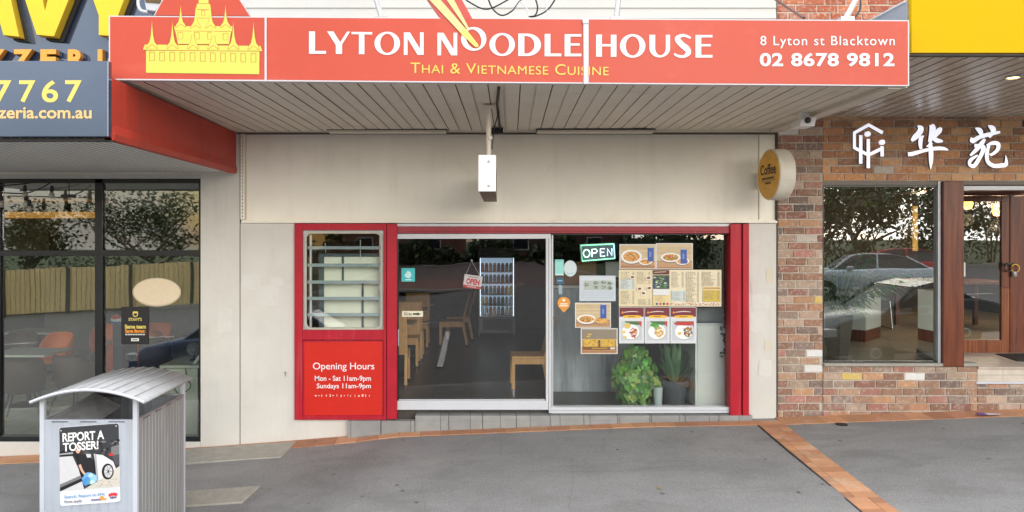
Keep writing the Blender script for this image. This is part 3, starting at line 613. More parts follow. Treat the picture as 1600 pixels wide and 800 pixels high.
# main lettering, drawn letter by letter with thick and thin strokes
k = Card(-2.7242, step=.00002)
el = lambda cx, cy, rx, ry, rot=0, n=40: [(cx + rx * math.cos(a) * math.cos(rot) - ry * math.sin(a) * math.sin(rot), cy + rx * math.cos(a) * math.sin(rot) + ry * math.sin(a) * math.cos(rot)) for a in [2 * math.pi * i / n for i in range(n)]]
def Lt(*polys):
    for q in polys: k.poly(q, LWHT)
rc = lambda a, b, c, e: [(a, b), (c, b), (c, e), (a, e)]
def O_(cx, cy, rx=20, ry=18.2, ix=11, iy=15, rot=0): k.ringp(el(cx, cy, rx, ry), el(cx, cy, ix, iy, rot), LWHT)
def N_(x0, y0, x1, y1): Lt(rc(x0, y0, x0 + 5.8, y1), rc(x1 - 5.8, y0, x1, y1), [(x0, y0), (x0 + 9.5, y0), (x1, y1), (x1 - 9.5, y1)])
Lt([(482.8, 49), (492.3, 49), (492.3, 79.5), (509.5, 79.5), (509.5, 84), (482.8, 84)])
Lt([(511, 49), (521, 49), (531.5, 66), (542.3, 49.3), (547, 49.3), (534.5, 69.5), (534.5, 84.3), (524.7, 84.3), (524.7, 70.5)])
Lt([(549, 49.8), (581.6, 50.2), (581.6, 54), (569.4, 53.8), (569.4, 84.7), (560.8, 84.6), (560.8, 53.6), (549, 53.4)])
O_(605.1, 67.7); N_(631, 50.6, 662, 85.8); N_(683.5, 51.2, 714.4, 86.5); O_(740.2, 60.8, 19.8, 18.6, 11.3, 15.6, R(-24)); O_(784.6, 69.6, 20, 18, 11, 14.6)
no = 30; arcO = [(824 + 21.2 * math.cos(a), 70 + 17.5 * math.sin(a)) for a in [math.pi / 2 - math.pi * i / no for i in range(no + 1)]]; arcI = [(822 + 13 * math.cos(a), 70 + 13.6 * math.sin(a)) for a in [math.pi / 2 - math.pi * i / no for i in range(no + 1)]]
k.ringp([(809.8, 87.5)] + arcO + [(809.8, 52.5)], [(819.3, 83.6)] + arcI + [(819.3, 56.4)], LWHT)
Lt([(851, 53), (860, 53), (860, 83.6), (877, 83.6), (877, 88), (851, 88)])
E_ = lambda x, y0, x1, y1: Lt([(x, y0), (x1, y0), (x1, y0 + 3.8), (x + 9, y0 + 3.8), (x + 9, y0 + 14.4), (x1 - 2.6, y0 + 14.4), (x1 - 2.6, y0 + 17.8), (x + 9, y0 + 17.8), (x + 9, y1 - 4.2), (x1, y1 - 4.2), (x1, y1), (x, y1)])
E_(882.2, 53.4, 908.4, 88); E_(1086.7, 54.7, 1113.2, 90)
Lt(rc(931.4, 54, 940.4, 88.6), rc(954.4, 54.2, 963.2, 88.8), rc(940.4, 69, 954.4, 72.6)); O_(988.5, 71.8, 19.9, 18.4, 10.8, 15)
uo = [(1030.8 + 16.1 * math.cos(a), 75 + 14.8 * math.sin(a)) for a in [math.pi * i / 24 for i in range(25)]]; ui = [(1032 + 8.3 * math.cos(a), 75 + 11.5 * math.sin(a)) for a in [math.pi * i / 24 for i in range(25)]]
k.ringp([(1046.9, 54.4)] + uo + [(1014.7, 54.4)], [(1040.3, 54.4)] + ui + [(1023.8, 54.4)], LWHT)
k.stroke([(1079, 59.5, 3.4), (1072, 56.2, 4), (1064, 55.8, 5), (1058.5, 61, 8.4), (1065, 69.5, 9), (1073, 76, 9.4), (1075.5, 82.5, 8), (1069, 88, 4.4), (1060, 87.6, 4), (1053.2, 84, 3)], LWHT)
k.text('Thai & Vietnamese Cuisine', 641.5, 97.6, 951, 114.2, YEL2, .0, 1.06, .80, slope=.0118)
k.text('8 Lyton st Blacktown', 1188, 56, 1398, 75.5, LWHT, .004, 1.14); k.text('02 8678 9812', 1187, 82.5, 1397.5, 104, LWHT, .028, 1.06)
link('lettering', k, sg, recalc=False)
k = Card(-2.729); CHOP = mat('chopstick_yellow', (.62, .53, .24), .45, var=.12, scale=25); CHT = mat('chopstick_tip', (.66, .63, .12), .4, var=.04)
k.stroke([(731.5, 45, 3.5), (704, 0, 10), (664, -66, 14)], CHOP, smooth=False); k.stroke([(727, 52, 10), (680, 0, 13), (620, -66, 16)], CHOP, smooth=False); k.stroke([(744.5, 71, 6), (727, 52, 10), (722, 46.4, 10.4)], CHT, smooth=False); k.ell(744.6, 71, 3, 3, CHT); link('chopsticks', k, sg, recalc=False)

# tie bars, cables above the sign
for px0, px1, m in ((597, 560, STEEL), (963, 976, STEEL), (1321, 1386, ALU_GREY)):
    a = Vector(P(px0, 30, -2.6)); b = Vector(P(px1, -90, -.06)); k = MB(); k.tube([a, b], .022, m, 8); k.box(a.x - .05, a.x + .05, a.y - .04, a.y + .04, a.z - .03, a.z + .01, m)
    solo('tie_bar', k, {597: 'grey steel tie bar above the Y and T of the red sign', 963: 'grey steel tie bar above the H of HOUSE on the red sign', 1321: 'pale tube tie bar above the phone number, in front of the upper brick wall'}[px0], 'tie bar', 'tie bars holding the awning')
k = MB(); yc = -2.2
for q in ([(728, 0), (752, 13), (770, 12), (800, -4)], [(762, -4), (770, 14), (784, 24), (800, 17), (812, 2), (822, -6)], [(836, -4), (840, 12), (836, 24), (826, 26)], [(870, -5), (856, 15), (838, 25), (826, 26)]):
    k.tube(cr([P(a, b, yc) for a, b in q], 6), .0065, RUBBER, 6)
for q in ([(812, 0), (822, 12), (828, 27)], [(800, 17), (812, 4), (816, -4)], [(852, -5), (854, 12), (856, 22)]): k.tube(cr([P(a, b, yc) for a, b in q], 5), .006, ALU_GREY, 6)
solo('cable_tangle', k, 'loose loops of black and grey cable hanging above the red sign', 'cable')
k = MB(); k.tube(cr([P(1205, -5, -.5), P(1228, 10, -1.3), P(1256, 28, -2.3)], 6), .012, mat('brown_cable', (.10, .035, .03), .6), 6); solo('brown_pipe', k, 'thin dark brown pipe slanting in front of the upper brick wall', 'pipe')
k = MB(); k.tube(cr([P(1344, -4, -1.8), P(1344, 14, -2.0), P(1332, 32, -2.3)], 6), .008, RUBBER, 6); solo('tie_bar_cable', k, 'short black cable curling beside the pale tube tie bar', 'cable')

# hanging edge-on light box and its pole
hb = thing('hanging_sign_box', (.14, -1.7, 2.3), 'white box sign seen end on, hanging on a pole under the awning', 'hanging sign')
k = MB(); a0, a1 = .064, .212; y0, y1 = -2.2, -.25
BOXW = mat('box_white', (.80, .80, .82), .45, var=.03); BOXB = mat('box_brown', (.22, .16, .11), .6)
zb = Z(299, -2.2); zt = Z(242, -2.2)
k.prism([(X(747.5, -2.2), y0, zb), (X(775, -2.2), y0, zb), (X(775, -2.2), y0, zt), (X(747.5, -2.2), y0, zt)], (0, .03, 0), BOXW)
sx = X(766, y1) - X(761, y0)
k.prism([(X(748, -2.2), y0 + .031, zb + .004), (X(774.5, -2.2), y0 + .031, zb + .004), (X(774.5, -2.2), y0 + .031, zt - .004), (X(748, -2.2), y0 + .031, zt - .004)], (sx, y1 - y0 - .03, 0), BOXB)
link('box', k, hb, bevel=.003)
k = MB()
for py in (252.5, 290.5): k = MB(); k.lathe([(.012, 0), (.008, .006)], (0, 0, 0), STEEL, 10); k.v = [(a + X(763.5, -2.2), -2.2 - c, b + Z(py, -2.2)) for a, b, c in k.v]; link('screw', k, hb)
k = MB(); px_, py_ = X(763.5, -1.75), -1.75
k.tube([(px_, py_, zt - .02), (px_, py_, 2.95), (px_, py_, 3.10)], .022, SOFFIT, 12); k.box(px_ - .05, px_ + .05, py_ - .05, py_ + .05, 3.085, 3.10, SOFFIT); k.box(px_ + .0, px_ + .032, py_ - .03, py_, 2.80, 2.83, SOFFIT); link('pole', k, hb)
k = MB(); k.tube(cr([(px_ + .03, py_, 2.72), (px_ + .05, py_ + .1, 2.9), (px_ + .1, py_ + .2, 3.09)], 5), .005, RUBBER, 6); link('cable', k, hb)
# security camera box on the awning edge
k = MB(); y = -1.35; k.prism([P(1249, 197, y), P(1273, 197, y), P(1276, 182, y), P(1252, 186, y)], (0, .2, 0), BOXW); scm = thing('security_camera', P(1262, 190, y), 'small white security camera box under the right end of the awning', 'camera'); link('housing', k, scm, bevel=.004)
k = MB(); k.lathe([(.03, 0), (.028, .012), (.01, .016)], (0, 0, 0), BLACKF, 16); k.v = [(p[0] + X(1262, y), y - p[2], p[1] + Z(188, y)) for p in k.v]; link('lens', k, scm)
k = MB(); k.box(X(1256, y), X(1268, y), y + .06, y + .12, Z(184, y), 3.14, BOXW); link('bracket', k, scm)
# round coffee sign
cs = thing('round_sign', (X(1213, -.45), -.45, Z(273, -.45)), 'round orange double sided coffee sign projecting from the wall edge', 'round sign')
OR_ = mat('amber_acrylic', (.78, .40, .02), .35, var=.2, scale=6, stain=((.2, .09, .02), 7, .55, .6))
k = MB(); k.lathe([(.262, -.085), (.27, -.075), (.27, .075), (.262, .085)], (0, 0, 0), mat('drum_white', (.66, .63, .54), .5, var=.1), 48)
Mz = Matrix.Rotation(R(68), 4, 'Z') @ Matrix.Rotation(R(90), 4, 'X')      # face looks mostly left
Mz = Matrix.Rotation(R(-87), 4, 'Z') @ Matrix.Rotation(R(90), 4, 'X')
def csl(name, mb):
    mb.xform(Mz); o = cs.location; mb.v = [(a + o.x, b + o.y, c + o.z) for a, b, c in mb.v]; return link(name, mb, cs, recalc=not isinstance(mb, Card))
csl('drum', k)
k = MB(); k.lathe([(.258, .0855), (.25, .092), (.01, .094)], (0, 0, 0), OR_, 48); k.lathe([(.258, -.0855), (.25, -.092), (.01, -.094)], (0, 0, 0), OR_, 48); csl('face', k)
k = MB(); INK = mat('sign_black_ink', (.03, .02, .012), .5, var=0)
def inkt(txt, x0, y0, x1, y1, z, bold=.02):
    v, f = glyphs(txt, bold); k.faces([(x0 + a * (x1 - x0), y0 + b * (y1 - y0), z) for a, b in v], f, INK)
inkt('Coffee', -.17, .0, .19, .11, .0955)
for y_, a, b in ((-.05, -.14, .14), (-.10, -.06, .07)):
    x_ = a
    while x_ < b: wd = random.uniform(.008, .02); k.face([(x_, y_, .0955), (x_ + wd, y_, .0955), (x_ + wd, y_ + .022, .0955), (x_, y_ + .022, .0955)], INK); x_ += wd + .007
k.face([(-.16, -.066, .0956), (.16, -.066, .0956), (.16, -.062, .0956), (-.16, -.062, .0956)], INK)
csl('lettering', k)
k = MB(); k.tube([(X(1200), -.0, cs.location.z - .03), (X(1206), -.3, cs.location.z - .03)], .02, STEEL); k.box(X(1182), X(1196), -.02, -.001, cs.location.z - .12, cs.location.z + .06, SOFFIT); link('bracket', k, cs)
# ================================================================== LEFT NEIGHBOUR (pizzeria)
pz = thing('pizza_shop', (-5, 0, -.5), 'pizza shop with black framed full height windows left of the noodle shop', 'shop building')
k = MB(); xl = X(-330); k.box(xl, X(313), -.0, .2, -1.0, Z(690.5), WHITE_WALL); link('base_wall', k, pz, bevel=.004); k = MB(); k.box(xl, X(313), .0, .2, Z(279), 6.2, mat('upper_render', (.5, .5, .5), .7)); link('wall', k, pz, bevel=.004)
wf = MB(); YF = .015
for a, b in ((148, 160), (311, 314.5), (-12, 0)): wf.pbox(a, b, 279, 690, YF, .10, BLACKF)
wf.pbox(-330, 311, 279, 286, YF, .10, BLACKF); wf.pbox(-330, 311, 391.5, 400, YF + .004, .10, BLACKF); wf.pbox(-330, 311, 682, 690, YF - .006, .10, BLACKF)
wfo = link('window_frame', wf, pz, bevel=.003)
for a, b in ((-330, -12), (0, 148), (160, 311)):
    for c, e in ((286, 391.5), (400, 682)):
        k = MB(); k.box(X(a), X(b), .05, .056, Z(e), Z(c), GLASS_L); link('pane', k, wfo)
pa = thing('pizza_awning', (-4.5, -1.5, 2.66), 'deep dark awning of the pizza shop with a red painted side', 'awning')
PX1 = -2.607; pz0 = 2.66
k = MB(); n = 62; x0 = -6.8; st = (PX1 - .02 - x0) / n; PSOF = mat('pale_soffit', (.70, .71, .68), .5, var=.08, scale=3)
for i in range(n):
    a = x0 + i * st; c = a + st * .86; e = a + st
    k.face([(a, 0, pz0), (c, 0, pz0), (c, -2.9, pz0), (a, -2.9, pz0)], PSOF); k.face([(c, 0, pz0), (c, 0, pz0 + .01), (c, -2.9, pz0 + .01), (c, -2.9, pz0)], SOFFIT_G); k.face([(c, 0, pz0 + .01), (e, 0, pz0 + .01), (e, -2.9, pz0 + .01), (c, -2.9, pz0 + .01)], SOFFIT_G)
    k.face([(e, 0, pz0), (e, 0, pz0 + .01), (e, -2.9, pz0 + .01), (e, -2.9, pz0)], PSOF)
link('soffit', k, pa, recalc=False)
k = MB(); k.box(PX1 - .03, PX1, -2.93, -.03, pz0 + .09, 3.10, AWN_RED); k.prism([(PX1 + .012, -2.93, pz0 - .015), (PX1 + .022, -2.93, pz0 + .03), (PX1 + .004, -2.93, pz0 + .10), (PX1 - .05, -2.93, pz0 + .10), (PX1 - .05, -2.93, pz0 - .015)], (0, 2.87, 0), AWN_RED); link('side_panel', k, pa)
k = MB(); k.box(x0, PX1 - .04, -2.70, 0, 3.12, 3.2, MATS['roof_sheet']); link('roof', k, pa)
k = MB(); k.box(x0, PX1 - .0, -2.93, -2.86, pz0 - .02, pz0 + .0, BLACKF); link('edge_trim', k, pa); k = MB(); k.box(x0, PX1, -.06, -.001, pz0 - .02, pz0 - .002, SOFFIT); link('edge_trim', k, pa)
SIGNB = mat('gloss_navy_panel', (.022, .034, .072), .06, var=.08, scale=2)
SIGNB.node_tree.nodes['Principled BSDF'].inputs['IOR'].default_value = 2.05; SIGNB.node_tree.nodes['Principled BSDF'].inputs['Specular Tint'].default_value = (.62, .78, 1, 1)
_n = SIGNB.node_tree; SIGNB.node_tree.nodes['Principled BSDF'].inputs['Coat Weight'].default_value = .8
SIGNB.node_tree.nodes['Principled BSDF'].inputs['Coat Roughness'].default_value = .04
ps = thing('phone_number_sign', (-4, -2.95, 2.7), 'glossy dark blue fascia with yellow phone number and web address', 'shop sign')
k = MB(); k.box(-6.8, PX1 + .004, -2.99, -2.935, Z(213.5, -2.99), Z(95, -2.99), SIGNB); link('panel', k, ps, bevel=.004)
k = Card(-2.991); PYEL = mat('phone_yellow', (.70, .57, .13), .45, var=.04); PORG = mat('web_orange', (.70, .46, .19), .45, var=.04)
for t_, a, b in (('7', -16, 10), ('7', 0 - 9.5, 18), ('7', 30, 55.5), ('6', 65.5, 91), ('7', 102, 128))[1:]: k.text(t_, a, 125.5, b, 160, PYEL, .016)
k.text('zeria.com.au', -3, 167.5, 143.5, 185.3, PORG, .022); link('lettering', k, ps, recalc=False)
us = thing('pizza_name_sign', (-4, -2.3, 3.3), 'big yellow raised letters AVY on the upper glossy blue pizzeria sign', 'shop sign')
k = MB(); k.box(-6.8, X(253, -2.3), -2.3, -2.22, 3.2, Z(-150, -2.3), SIGNB); link('panel', k, us, bevel=.005)
LY = mat('letter_yellow', (.70, .50, .014), .38, var=.05, scale=4); LYS = mat('letter_side_gold', (.60, .40, .02), .45, var=.08); LO = mat('letter_orange', (.68, .33, .05), .4, var=.05); LOS = mat('letter_side_orange', (.50, .20, .02), .45)
AVY = [[(-74, 55), (-42, -75), (0, -75), (29.5, 57.5), (5, 55), (-4, 22), (-34, 22), (-44, 54)], [(57, 54.5), (14, -75), (50, -75), (70, 17), (92, -75), (137, -75), (84, 57)], [(154, 55), (154, 24), (119, -75), (151, -75), (169, -16), (190, -75), (222, -75), (184, 25), (184, 57)]]
yl = -2.42
for pts in AVY:
    k = MB(); k.prism([P(a, b, yl) for a, b in pts], (0, .085, 0), LY, LYS); o = link('letter', k, us, bevel=.004)
    k = MB(); k.prism([(lambda q: (q[0] + .03, -2.334, q[2] - .018))(P(a, b, yl)) for a, b in pts], (0, .032, 0), BLACKF); link('letter_shadow_backing', k, us)  # black copy behind the letter, shifted right and down as its drop shadow
for ch, a, b in (('Z', -24, 7), ('Z', 19, 50), ('E', 63, 88), ('R', 106, 133), ('I', 152.5, 160), ('A', 176, 208)):
    k = Card(-2.38); k.text(ch, a, 77, b, 108, LO, .05, t=.05, m2=LOS); link('letter', k, us, recalc=False)
    k = Card(-2.328); k.text(ch, a + 4.2, 79, b + 4.2, 110, BLACKF, .055, t=.025); link('letter_shadow_backing', k, us, recalc=False)
# floodlight on the end of the upper sign
fl = thing('sign_floodlight', (X(238, -2.6), -2.6, Z(18, -2.6)), 'grey floodlight fixed at the end of the upper pizzeria sign', 'floodlight'); k = MB()
k.prism([P(228, 16, -2.62), P(243, 18, -2.62), P(256, 2, -2.62), (P(260, -14, -2.62)), P(222, -16, -2.62)], (0, .16, 0), ALU_GREY); link('housing', k, fl, bevel=.008)
k = MB(); k.prism([P(227, 3, -2.63), P(250, 5, -2.63), P(254, -10, -2.63), P(224, -10, -2.63)], (0, .02, 0), mat('lamp_glass_amber', (.09, .06, .01), .15)); link('lens', k, fl)
k = MB(); k.tube(cr([P(219, -12, -2.6), P(216, 4, -2.6), P(220, 16, -2.6), P(231, 19, -2.6)], 5), .014, ALU_GREY, 8); k.box(X(233, -2.6), X(240, -2.6), -2.6, -2.3, Z(18, -2.6), Z(12, -2.6), ALU_GREY); link('yoke', k, fl)
# string lights hanging under the awning
sl = thing('string_lights', (-4.9, -.35, 2.4), 'black festoon string of bulbs hanging in front of the upper left window', 'string lights')
k = MB(); cs1 = cr([P(-60, 300, -.35), P(0, 301, -.35), P(38, 302, -.35), P(66, 293, -.35), P(84, 281, -.35)], 6); k.tube(cs1, .007, RUBBER, 6); k.tube(cr([P(-30, 292, -.3), P(35, 287.5, -.3), P(70, 281, -.3)], 5), .007, RUBBER, 6); link('cable', k, sl)
BULB = mat('bulb_glass', (.35, .33, .28), .15, var=.1)
for a, b in ((2, 304), (39, 289), (40.5, 304), (46, 312), (81, 290), (-26, 302)):
    c = P(a, b, -.35); k = MB(); k.lathe([(.012, .0), (.018, -.02), (.02, -.06), (.014, -.065)], c, RUBBER, 10); so = link('socket', k, sl); k = MB(); k.lathe([(.012, -.065), (.026, -.09), (.028, -.11), (.016, -.135), (.003, -.14)], c, BULB, 12); link('bulb', k, so, smooth=True)
k = MB(); k.box(X(98, -.3), X(118, -.3), -.34, -.28, Z(309, -.3), Z(304, -.3), BLACKF); k.tube([P(108, 304, -.31), P(108, 280, -.31)], .006, BLACKF, 6); solo('awning_spotlight', k, 'tiny black spotlight under the pizzeria awning beside the string lights', 'spotlight')
# pizzeria room
PFZ = -.42
k = MB(); k.box(-9, -2.8, .2, 7.5, -.9, PFZ, tile_mat('pale_floor_tile', (.52, .54, .48), (.47, .49, .44), (.2, .2, .19), .6, .6, .4)); struct('pizzeria_floor', k)
k = MB(); k.box(-9, -2.8, 7.5, 7.6, -.9, 3, mat('charcoal_room_paint', (.17, .17, .165), .8)); k.box(-9.1, -9, .2, 7.6, -.9, 3, MATS['charcoal_room_paint']); k.box(-2.97, -2.85, .2, 7.5, -.9, 3, MATS['charcoal_room_paint']); struct('pizzeria_inside_wall', k)
k = MB(); k.box(-9, -2.8, .2, 7.5, 2.55, 2.7, mat('pale_ceiling_paint', (.66, .65, .62), .8)); struct('pizzeria_ceiling', k)
bh = thing('bulkhead', (X(40, 4), 4, 1.5), 'dark hanging bulkhead with an orange band inside the pizza shop', 'bulkhead')
k = MB(); k.box(X(-200, 4), X(76, 4), 4, 4.4, Z(391, 4), Z(341, 4), mat('bulkhead_brown', (.10, .075, .03), .6)); link('panel', k, bh)
k = MB(); k.box(X(-200, 4), X(146, 4), 3.95, 4.4, Z(340, 4), Z(331, 4), mat('bulkhead_orange', (.75, .36, .06), .5, emit=(.9, .42, .08), estr=.25)); link('band', k, bh)
# chairs and tables of the pizza shop
BRN = mat('brown_shell', (.10, .065, .05), .55, var=.15); ORG = mat('orange_shell', (.85, .23, .04), .5, var=.08); BLEG = mat('black_chair_leg', (.02, .02, .022), .4); BRASS = mat('brass_tip', (.6, .4, .08), .3, metal=.8)
def shell_chair(m, label):
    t = thing('shell_chair', (0, 0, 0), label, 'chair'); k = MB(); n = 14
    # bucket: seat pan with a wrapping back, sheet with thickness
    rings = []
    for h, r_, a in ((.43, .16, 1), (.45, .225, 1), (.56, .25, .98), (.70, .255, .82), (.83, .235, .58), (.86, .20, .45)):
        rings.append([(r_ * math.sin((2 * i / n - 1) * math.pi * .72 * a), -.02 + r_ * math.cos((2 * i / n - 1) * math.pi * .72 * a) + (h - .43) * .12, h) for i in range(n + 1)])
    V = [p for q in rings for p in q]; fs = [(j * (n + 1) + i, j * (n + 1) + i + 1, (j + 1) * (n + 1) + i + 1, (j + 1) * (n + 1) + i) for j in range(len(rings) - 1) for i in range(n)]
    k.faces(V, fs, m); o = link('backrest', k, t, smooth=True); so = o.modifiers.new('thick', 'SOLIDIFY'); so.thickness = .018
    k = MB(); k.lathe([(.17, .42), (.225, .435), (.23, .455), (.20, .465)], (0, -.03, 0), m, 20, 1, 1.02); link('seat', k, t, smooth=True)
    for sx in (-1, 1):
        for sy in (-1, 1):
            k = MB(); k.tube([(sx * .13, sy * .12 - .02, .43), (sx * .23, sy * .22 - .02, .08)], [.016, .011], BLEG, 8); l = link('leg', k, t)
            k = MB(); k.tube([(sx * .23, sy * .22 - .02, .08), (sx * .25, sy * .245 - .02, 0)], [.012, .01], BRASS, 8); link('foot_tip', k, l)
    return t
def put(proto, x, y, z, rz, label=None, group=None, first=False):
    o = proto if first else copy_tree(proto); o.location = (x, y, z); o.rotation_euler = (0, 0, R(rz))
    if label: o['label'] = label
    if group: o['group'] = group
    return o
brn = shell_chair(BRN, ''); org = shell_chair(ORG, '')
G1 = 'chairs in the pizza shop'
put(brn, X(37, 1.0), 1.0, PFZ, 200, 'brown shell chair nearest the far left window corner of the pizza shop', G1, True)
put(brn, X(116, 1.35), 1.35, PFZ, 165, 'brown shell chair between the pale table and the grey bin roof', G1)
put(brn, X(30, 3.4), 3.4, PFZ, 10, 'small dark chair deep behind the left pale table in the pizza shop', G1); put(brn, X(240, 3.1), 3.1, PFZ, 180, 'dark chair behind the black poster in the pizza shop', G1)
put(org, X(88, 3.3), 3.3, PFZ, -10, 'orange shell chair behind the left pale table', G1, True); put(org, X(188, 2.2), 2.2, PFZ, 15, 'orange shell chair just right of the black window mullion', G1)
put(org, X(165, 4.4), 4.4, PFZ, 0, 'far orange shell chair partly hidden by the black window mullion', G1); put(org, X(245, 4.6), 4.6, PFZ, 0, 'far orange shell chair right of the small black poster', G1); put(org, X(231, 3.8), 3.8, PFZ, 190, 'orange shell chair just under the black poster', G1)
TT = mat('pale_table_top', (.62, .64, .62), .35, var=.05)
def cafe_table():
    t = thing('cafe_table', (0, 0, 0), '', 'table'); k = MB(); k.box(-.42, .42, -.35, .35, .72, .75, TT); link('tabletop', k, t, bevel=.006)
    k = MB(); k.tube([(0, 0, .02), (0, 0, .72)], .035, BLEG, 12); link('pedestal', k, t); k = MB(); k.lathe([(.24, 0), (.24, .012), (.05, .03)], (0, 0, 0), BLEG, 24); link('base', k, t); return t
ct = cafe_table(); G2 = 'tables in the pizza shop'
put(ct, X(45, 2.2), 2.2, PFZ, 0, 'pale cafe table by the left pane with brown chairs round it', G2, True); put(ct, X(210, 3.3), 3.3, PFZ, 0, 'pale cafe table beside the orange chair by the black mullion', G2); put(ct, X(60, 4.6), 4.6, PFZ, 0, 'pale cafe table furthest back at the left of the pizza shop', G2)
# white counter with a screen and fan
wc = thing('white_counter', (X(285, .8), .8, PFZ), 'white counter cabinet inside the right end of the pizza shop window', 'counter')
CW = mat('counter_white', (.66, .69, .67), .4, var=.04)
k = MB(); k.box(X(258, .6), X(309, .6), .6, 1.3, PFZ, Z(576, .6), CW); link('cabinet', k, wc, bevel=.005); k = MB(); k.box(X(249, .58), X(311, .58), .58, 1.32, Z(575.6, .58), Z(571, .58), CW); link('top', k, wc, bevel=.004)
k = MB(); k.prism([P(298, 572, .7), P(303, 573, .7), P(316, 554, .7), P(312, 552, .7)], (0, .25, 0), CW); solo('tablet_screen', k, 'tilted white tablet screen standing on the white counter', 'tablet')
fn = thing('desk_fan', (X(303, .95), .95, Z(571, .58)), 'small round desk fan on the white counter in the pizza shop', 'fan'); k = MB(); c = P(303, 545, .95)
for rr_ in (.075, .055, .03): k.tube([(c[0] + rr_ * math.cos(a), c[1] - .02, c[2] + rr_ * math.sin(a)) for a in [R(i * 20) for i in range(19)]], .003, ALU_GREY, 5, False)
for i in range(12): k.tube([(c[0], c[1] - .025, c[2]), (c[0] + .075 * math.cos(R(i * 30)), c[1] - .02, c[2] + .075 * math.sin(R(i * 30)))], .002, ALU_GREY, 4)
link('cage', k, fn); k = MB(); k.tube([(c[0], c[1], c[2] - .075), (c[0], c[1], Z(571, .58))], .012, BLEG, 8); k.lathe([(.05, 0), (.05, .012), (.01, .02)], (c[0], c[1], Z(571, .58)), BLEG, 16); link('stand', k, fn)
k = MB(); k.tube(cr([P(290, 575, .55), P(292, 590, .55), P(298, 603, .55), P(290, 612, .55), P(280, 617, .55), P(272, 606, .55)], 5), .005, RUBBER, 6); solo('looped_cable', k, 'black power cable looping down the front of the white counter', 'cable')
# items on the left window
k = Card(.044, step=.0002); k.ell(245, 456.5, 38, 22.5, C(196, 180, 150), 40, t=.002); k.ell(245, 456, 36, 20.6, C(225, 208, 178), 40); k.text('OASIS' if 0 else '@', 0, 0, 1, 1, C(225, 208, 178)) if 0 else None
solo('oval_sticker', k, 'blank beige oval sticker on the right pane of the pizza shop', 'sticker')
k = Card(.044, step=.00005); PBK = C(28, 28, 30); k.sheet(189.5, 479.5, 232, 538, PBK, .002); k.ringp(el(211.5, 491, 4.2, 4.2, n=20), el(211.5, 491, 2.8, 2.8, n=20), PYEL); k.poly([(207, 489.5), (216, 489.5), (215, 486.6), (208, 486.6)], PYEL)
k.text("STAVY'S", 201, 496.5, 221.5, 501.5, PYEL, .03); k.text('Same team', 195, 507, 228, 513.5, PYEL, .04); k.text('Same flavour.', 195.5, 514, 227.5, 520, C(240, 150, 40), .04)
for i in range(8): k.rect(196 + i * 3.9, 521.6, 199 + i * 3.9, 523.6, C(215, 215, 210))
k.rect(205, 528.5, 217, 533, C(230, 230, 225)); k.rect(207, 530, 215, 531.6, C(90, 90, 90)); solo('window_poster', k, "small black poster with yellow lettering STAVY'S on the pizza shop glass", 'poster')
k = Card(1.6, step=.002); cx, cy, r_ = 181.5, 499.5, 8.2
k.ell(cx, cy, r_, r_, C(215, 215, 220), 28, t=.01); k.poly([(cx + r_ * .97 * math.cos(a), cy + r_ * .97 * math.sin(a)) for a in [R(i) for i in range(195, 346, 10)]] + [(cx + 2.5, cy - 1.6), (cx - 3, cy - .2)], C(190, 45, 50)); k.poly([(cx + r_ * .97 * math.cos(a), cy + r_ * .97 * math.sin(a)) for a in [R(i) for i in range(15, 166, 10)]] + [(cx - 3, cy + 2.6), (cx + 2.5, cy + 3.4)], C(40, 80, 160))
k.box(X(174.5, 1.6), X(188.5, 1.6), 1.63, 2.1, PFZ, Z(486, 1.6), C(40, 44, 60)); solo('drinks_display', k, 'dark drinks stand with a red, white and blue round emblem behind the pizza shop glass', 'drinks display')

# ================================================================== BIN
bn = thing('street_bin', (-2.81, -2.4, -.62), 'grey metal street bin enclosure with a curved roof, in the lower left foreground', 'bin')
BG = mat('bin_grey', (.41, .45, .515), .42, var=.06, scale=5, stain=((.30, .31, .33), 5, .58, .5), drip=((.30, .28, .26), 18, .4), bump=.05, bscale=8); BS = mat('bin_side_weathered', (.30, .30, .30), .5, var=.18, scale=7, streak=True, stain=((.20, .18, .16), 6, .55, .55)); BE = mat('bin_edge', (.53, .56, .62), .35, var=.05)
bx0, bx1, by0, by1, bt, bb = -3.17, -2.45, -2.86, -1.93, .585, -.62
def flute(k, a, b, fixed, axis, zlo, zhi, m, n, out):       # fluted panel: shallow round ribs
    for i in range(n):
        s0 = a + (b - a) * i / n; s1 = a + (b - a) * (i + 1) / n; q = [(s0, 0), (s0 + (s1 - s0) * .12, -.0), (s0 + (s1 - s0) * .2, .004), (s0 + (s1 - s0) * .8, .004), (s0 + (s1 - s0) * .88, 0), (s1, 0)]
        for (u, d0), (v, d1) in zip(q, q[1:]):
            A = (lambda s_, d_, z: (s_, fixed + out * d_, z)) if axis == 'x' else (lambda s_, d_, z: (fixed + out * d_, s_, z))
            k.face([A(u, d0, zlo), A(v, d1, zlo), A(v, d1, zhi), A(u, d0, zhi)], m)
k = MB(); flute(k, bx0 + .03, bx1 - .02, by0, 'x', bb, bt - .012, BG, 10, -1); link('front_panel', k, bn, recalc=False); k = MB(); flute(k, bx0 + .03, bx1 - .02, by1, 'x', bb, bt - .012, BG, 10, 1); link('rear_panel', k, bn, recalc=False)
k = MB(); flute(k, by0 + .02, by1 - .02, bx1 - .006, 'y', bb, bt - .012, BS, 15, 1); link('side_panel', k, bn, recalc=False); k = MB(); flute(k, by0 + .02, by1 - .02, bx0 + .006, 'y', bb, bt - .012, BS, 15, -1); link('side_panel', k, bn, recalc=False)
for x in (bx0, bx1 - .035):
    for y in (by0 - .006, by1 - .03):
        k = MB(); k.box(x, x + .035, y, y + .036, bb, .752, BE); link('post', k, bn, bevel=.005)
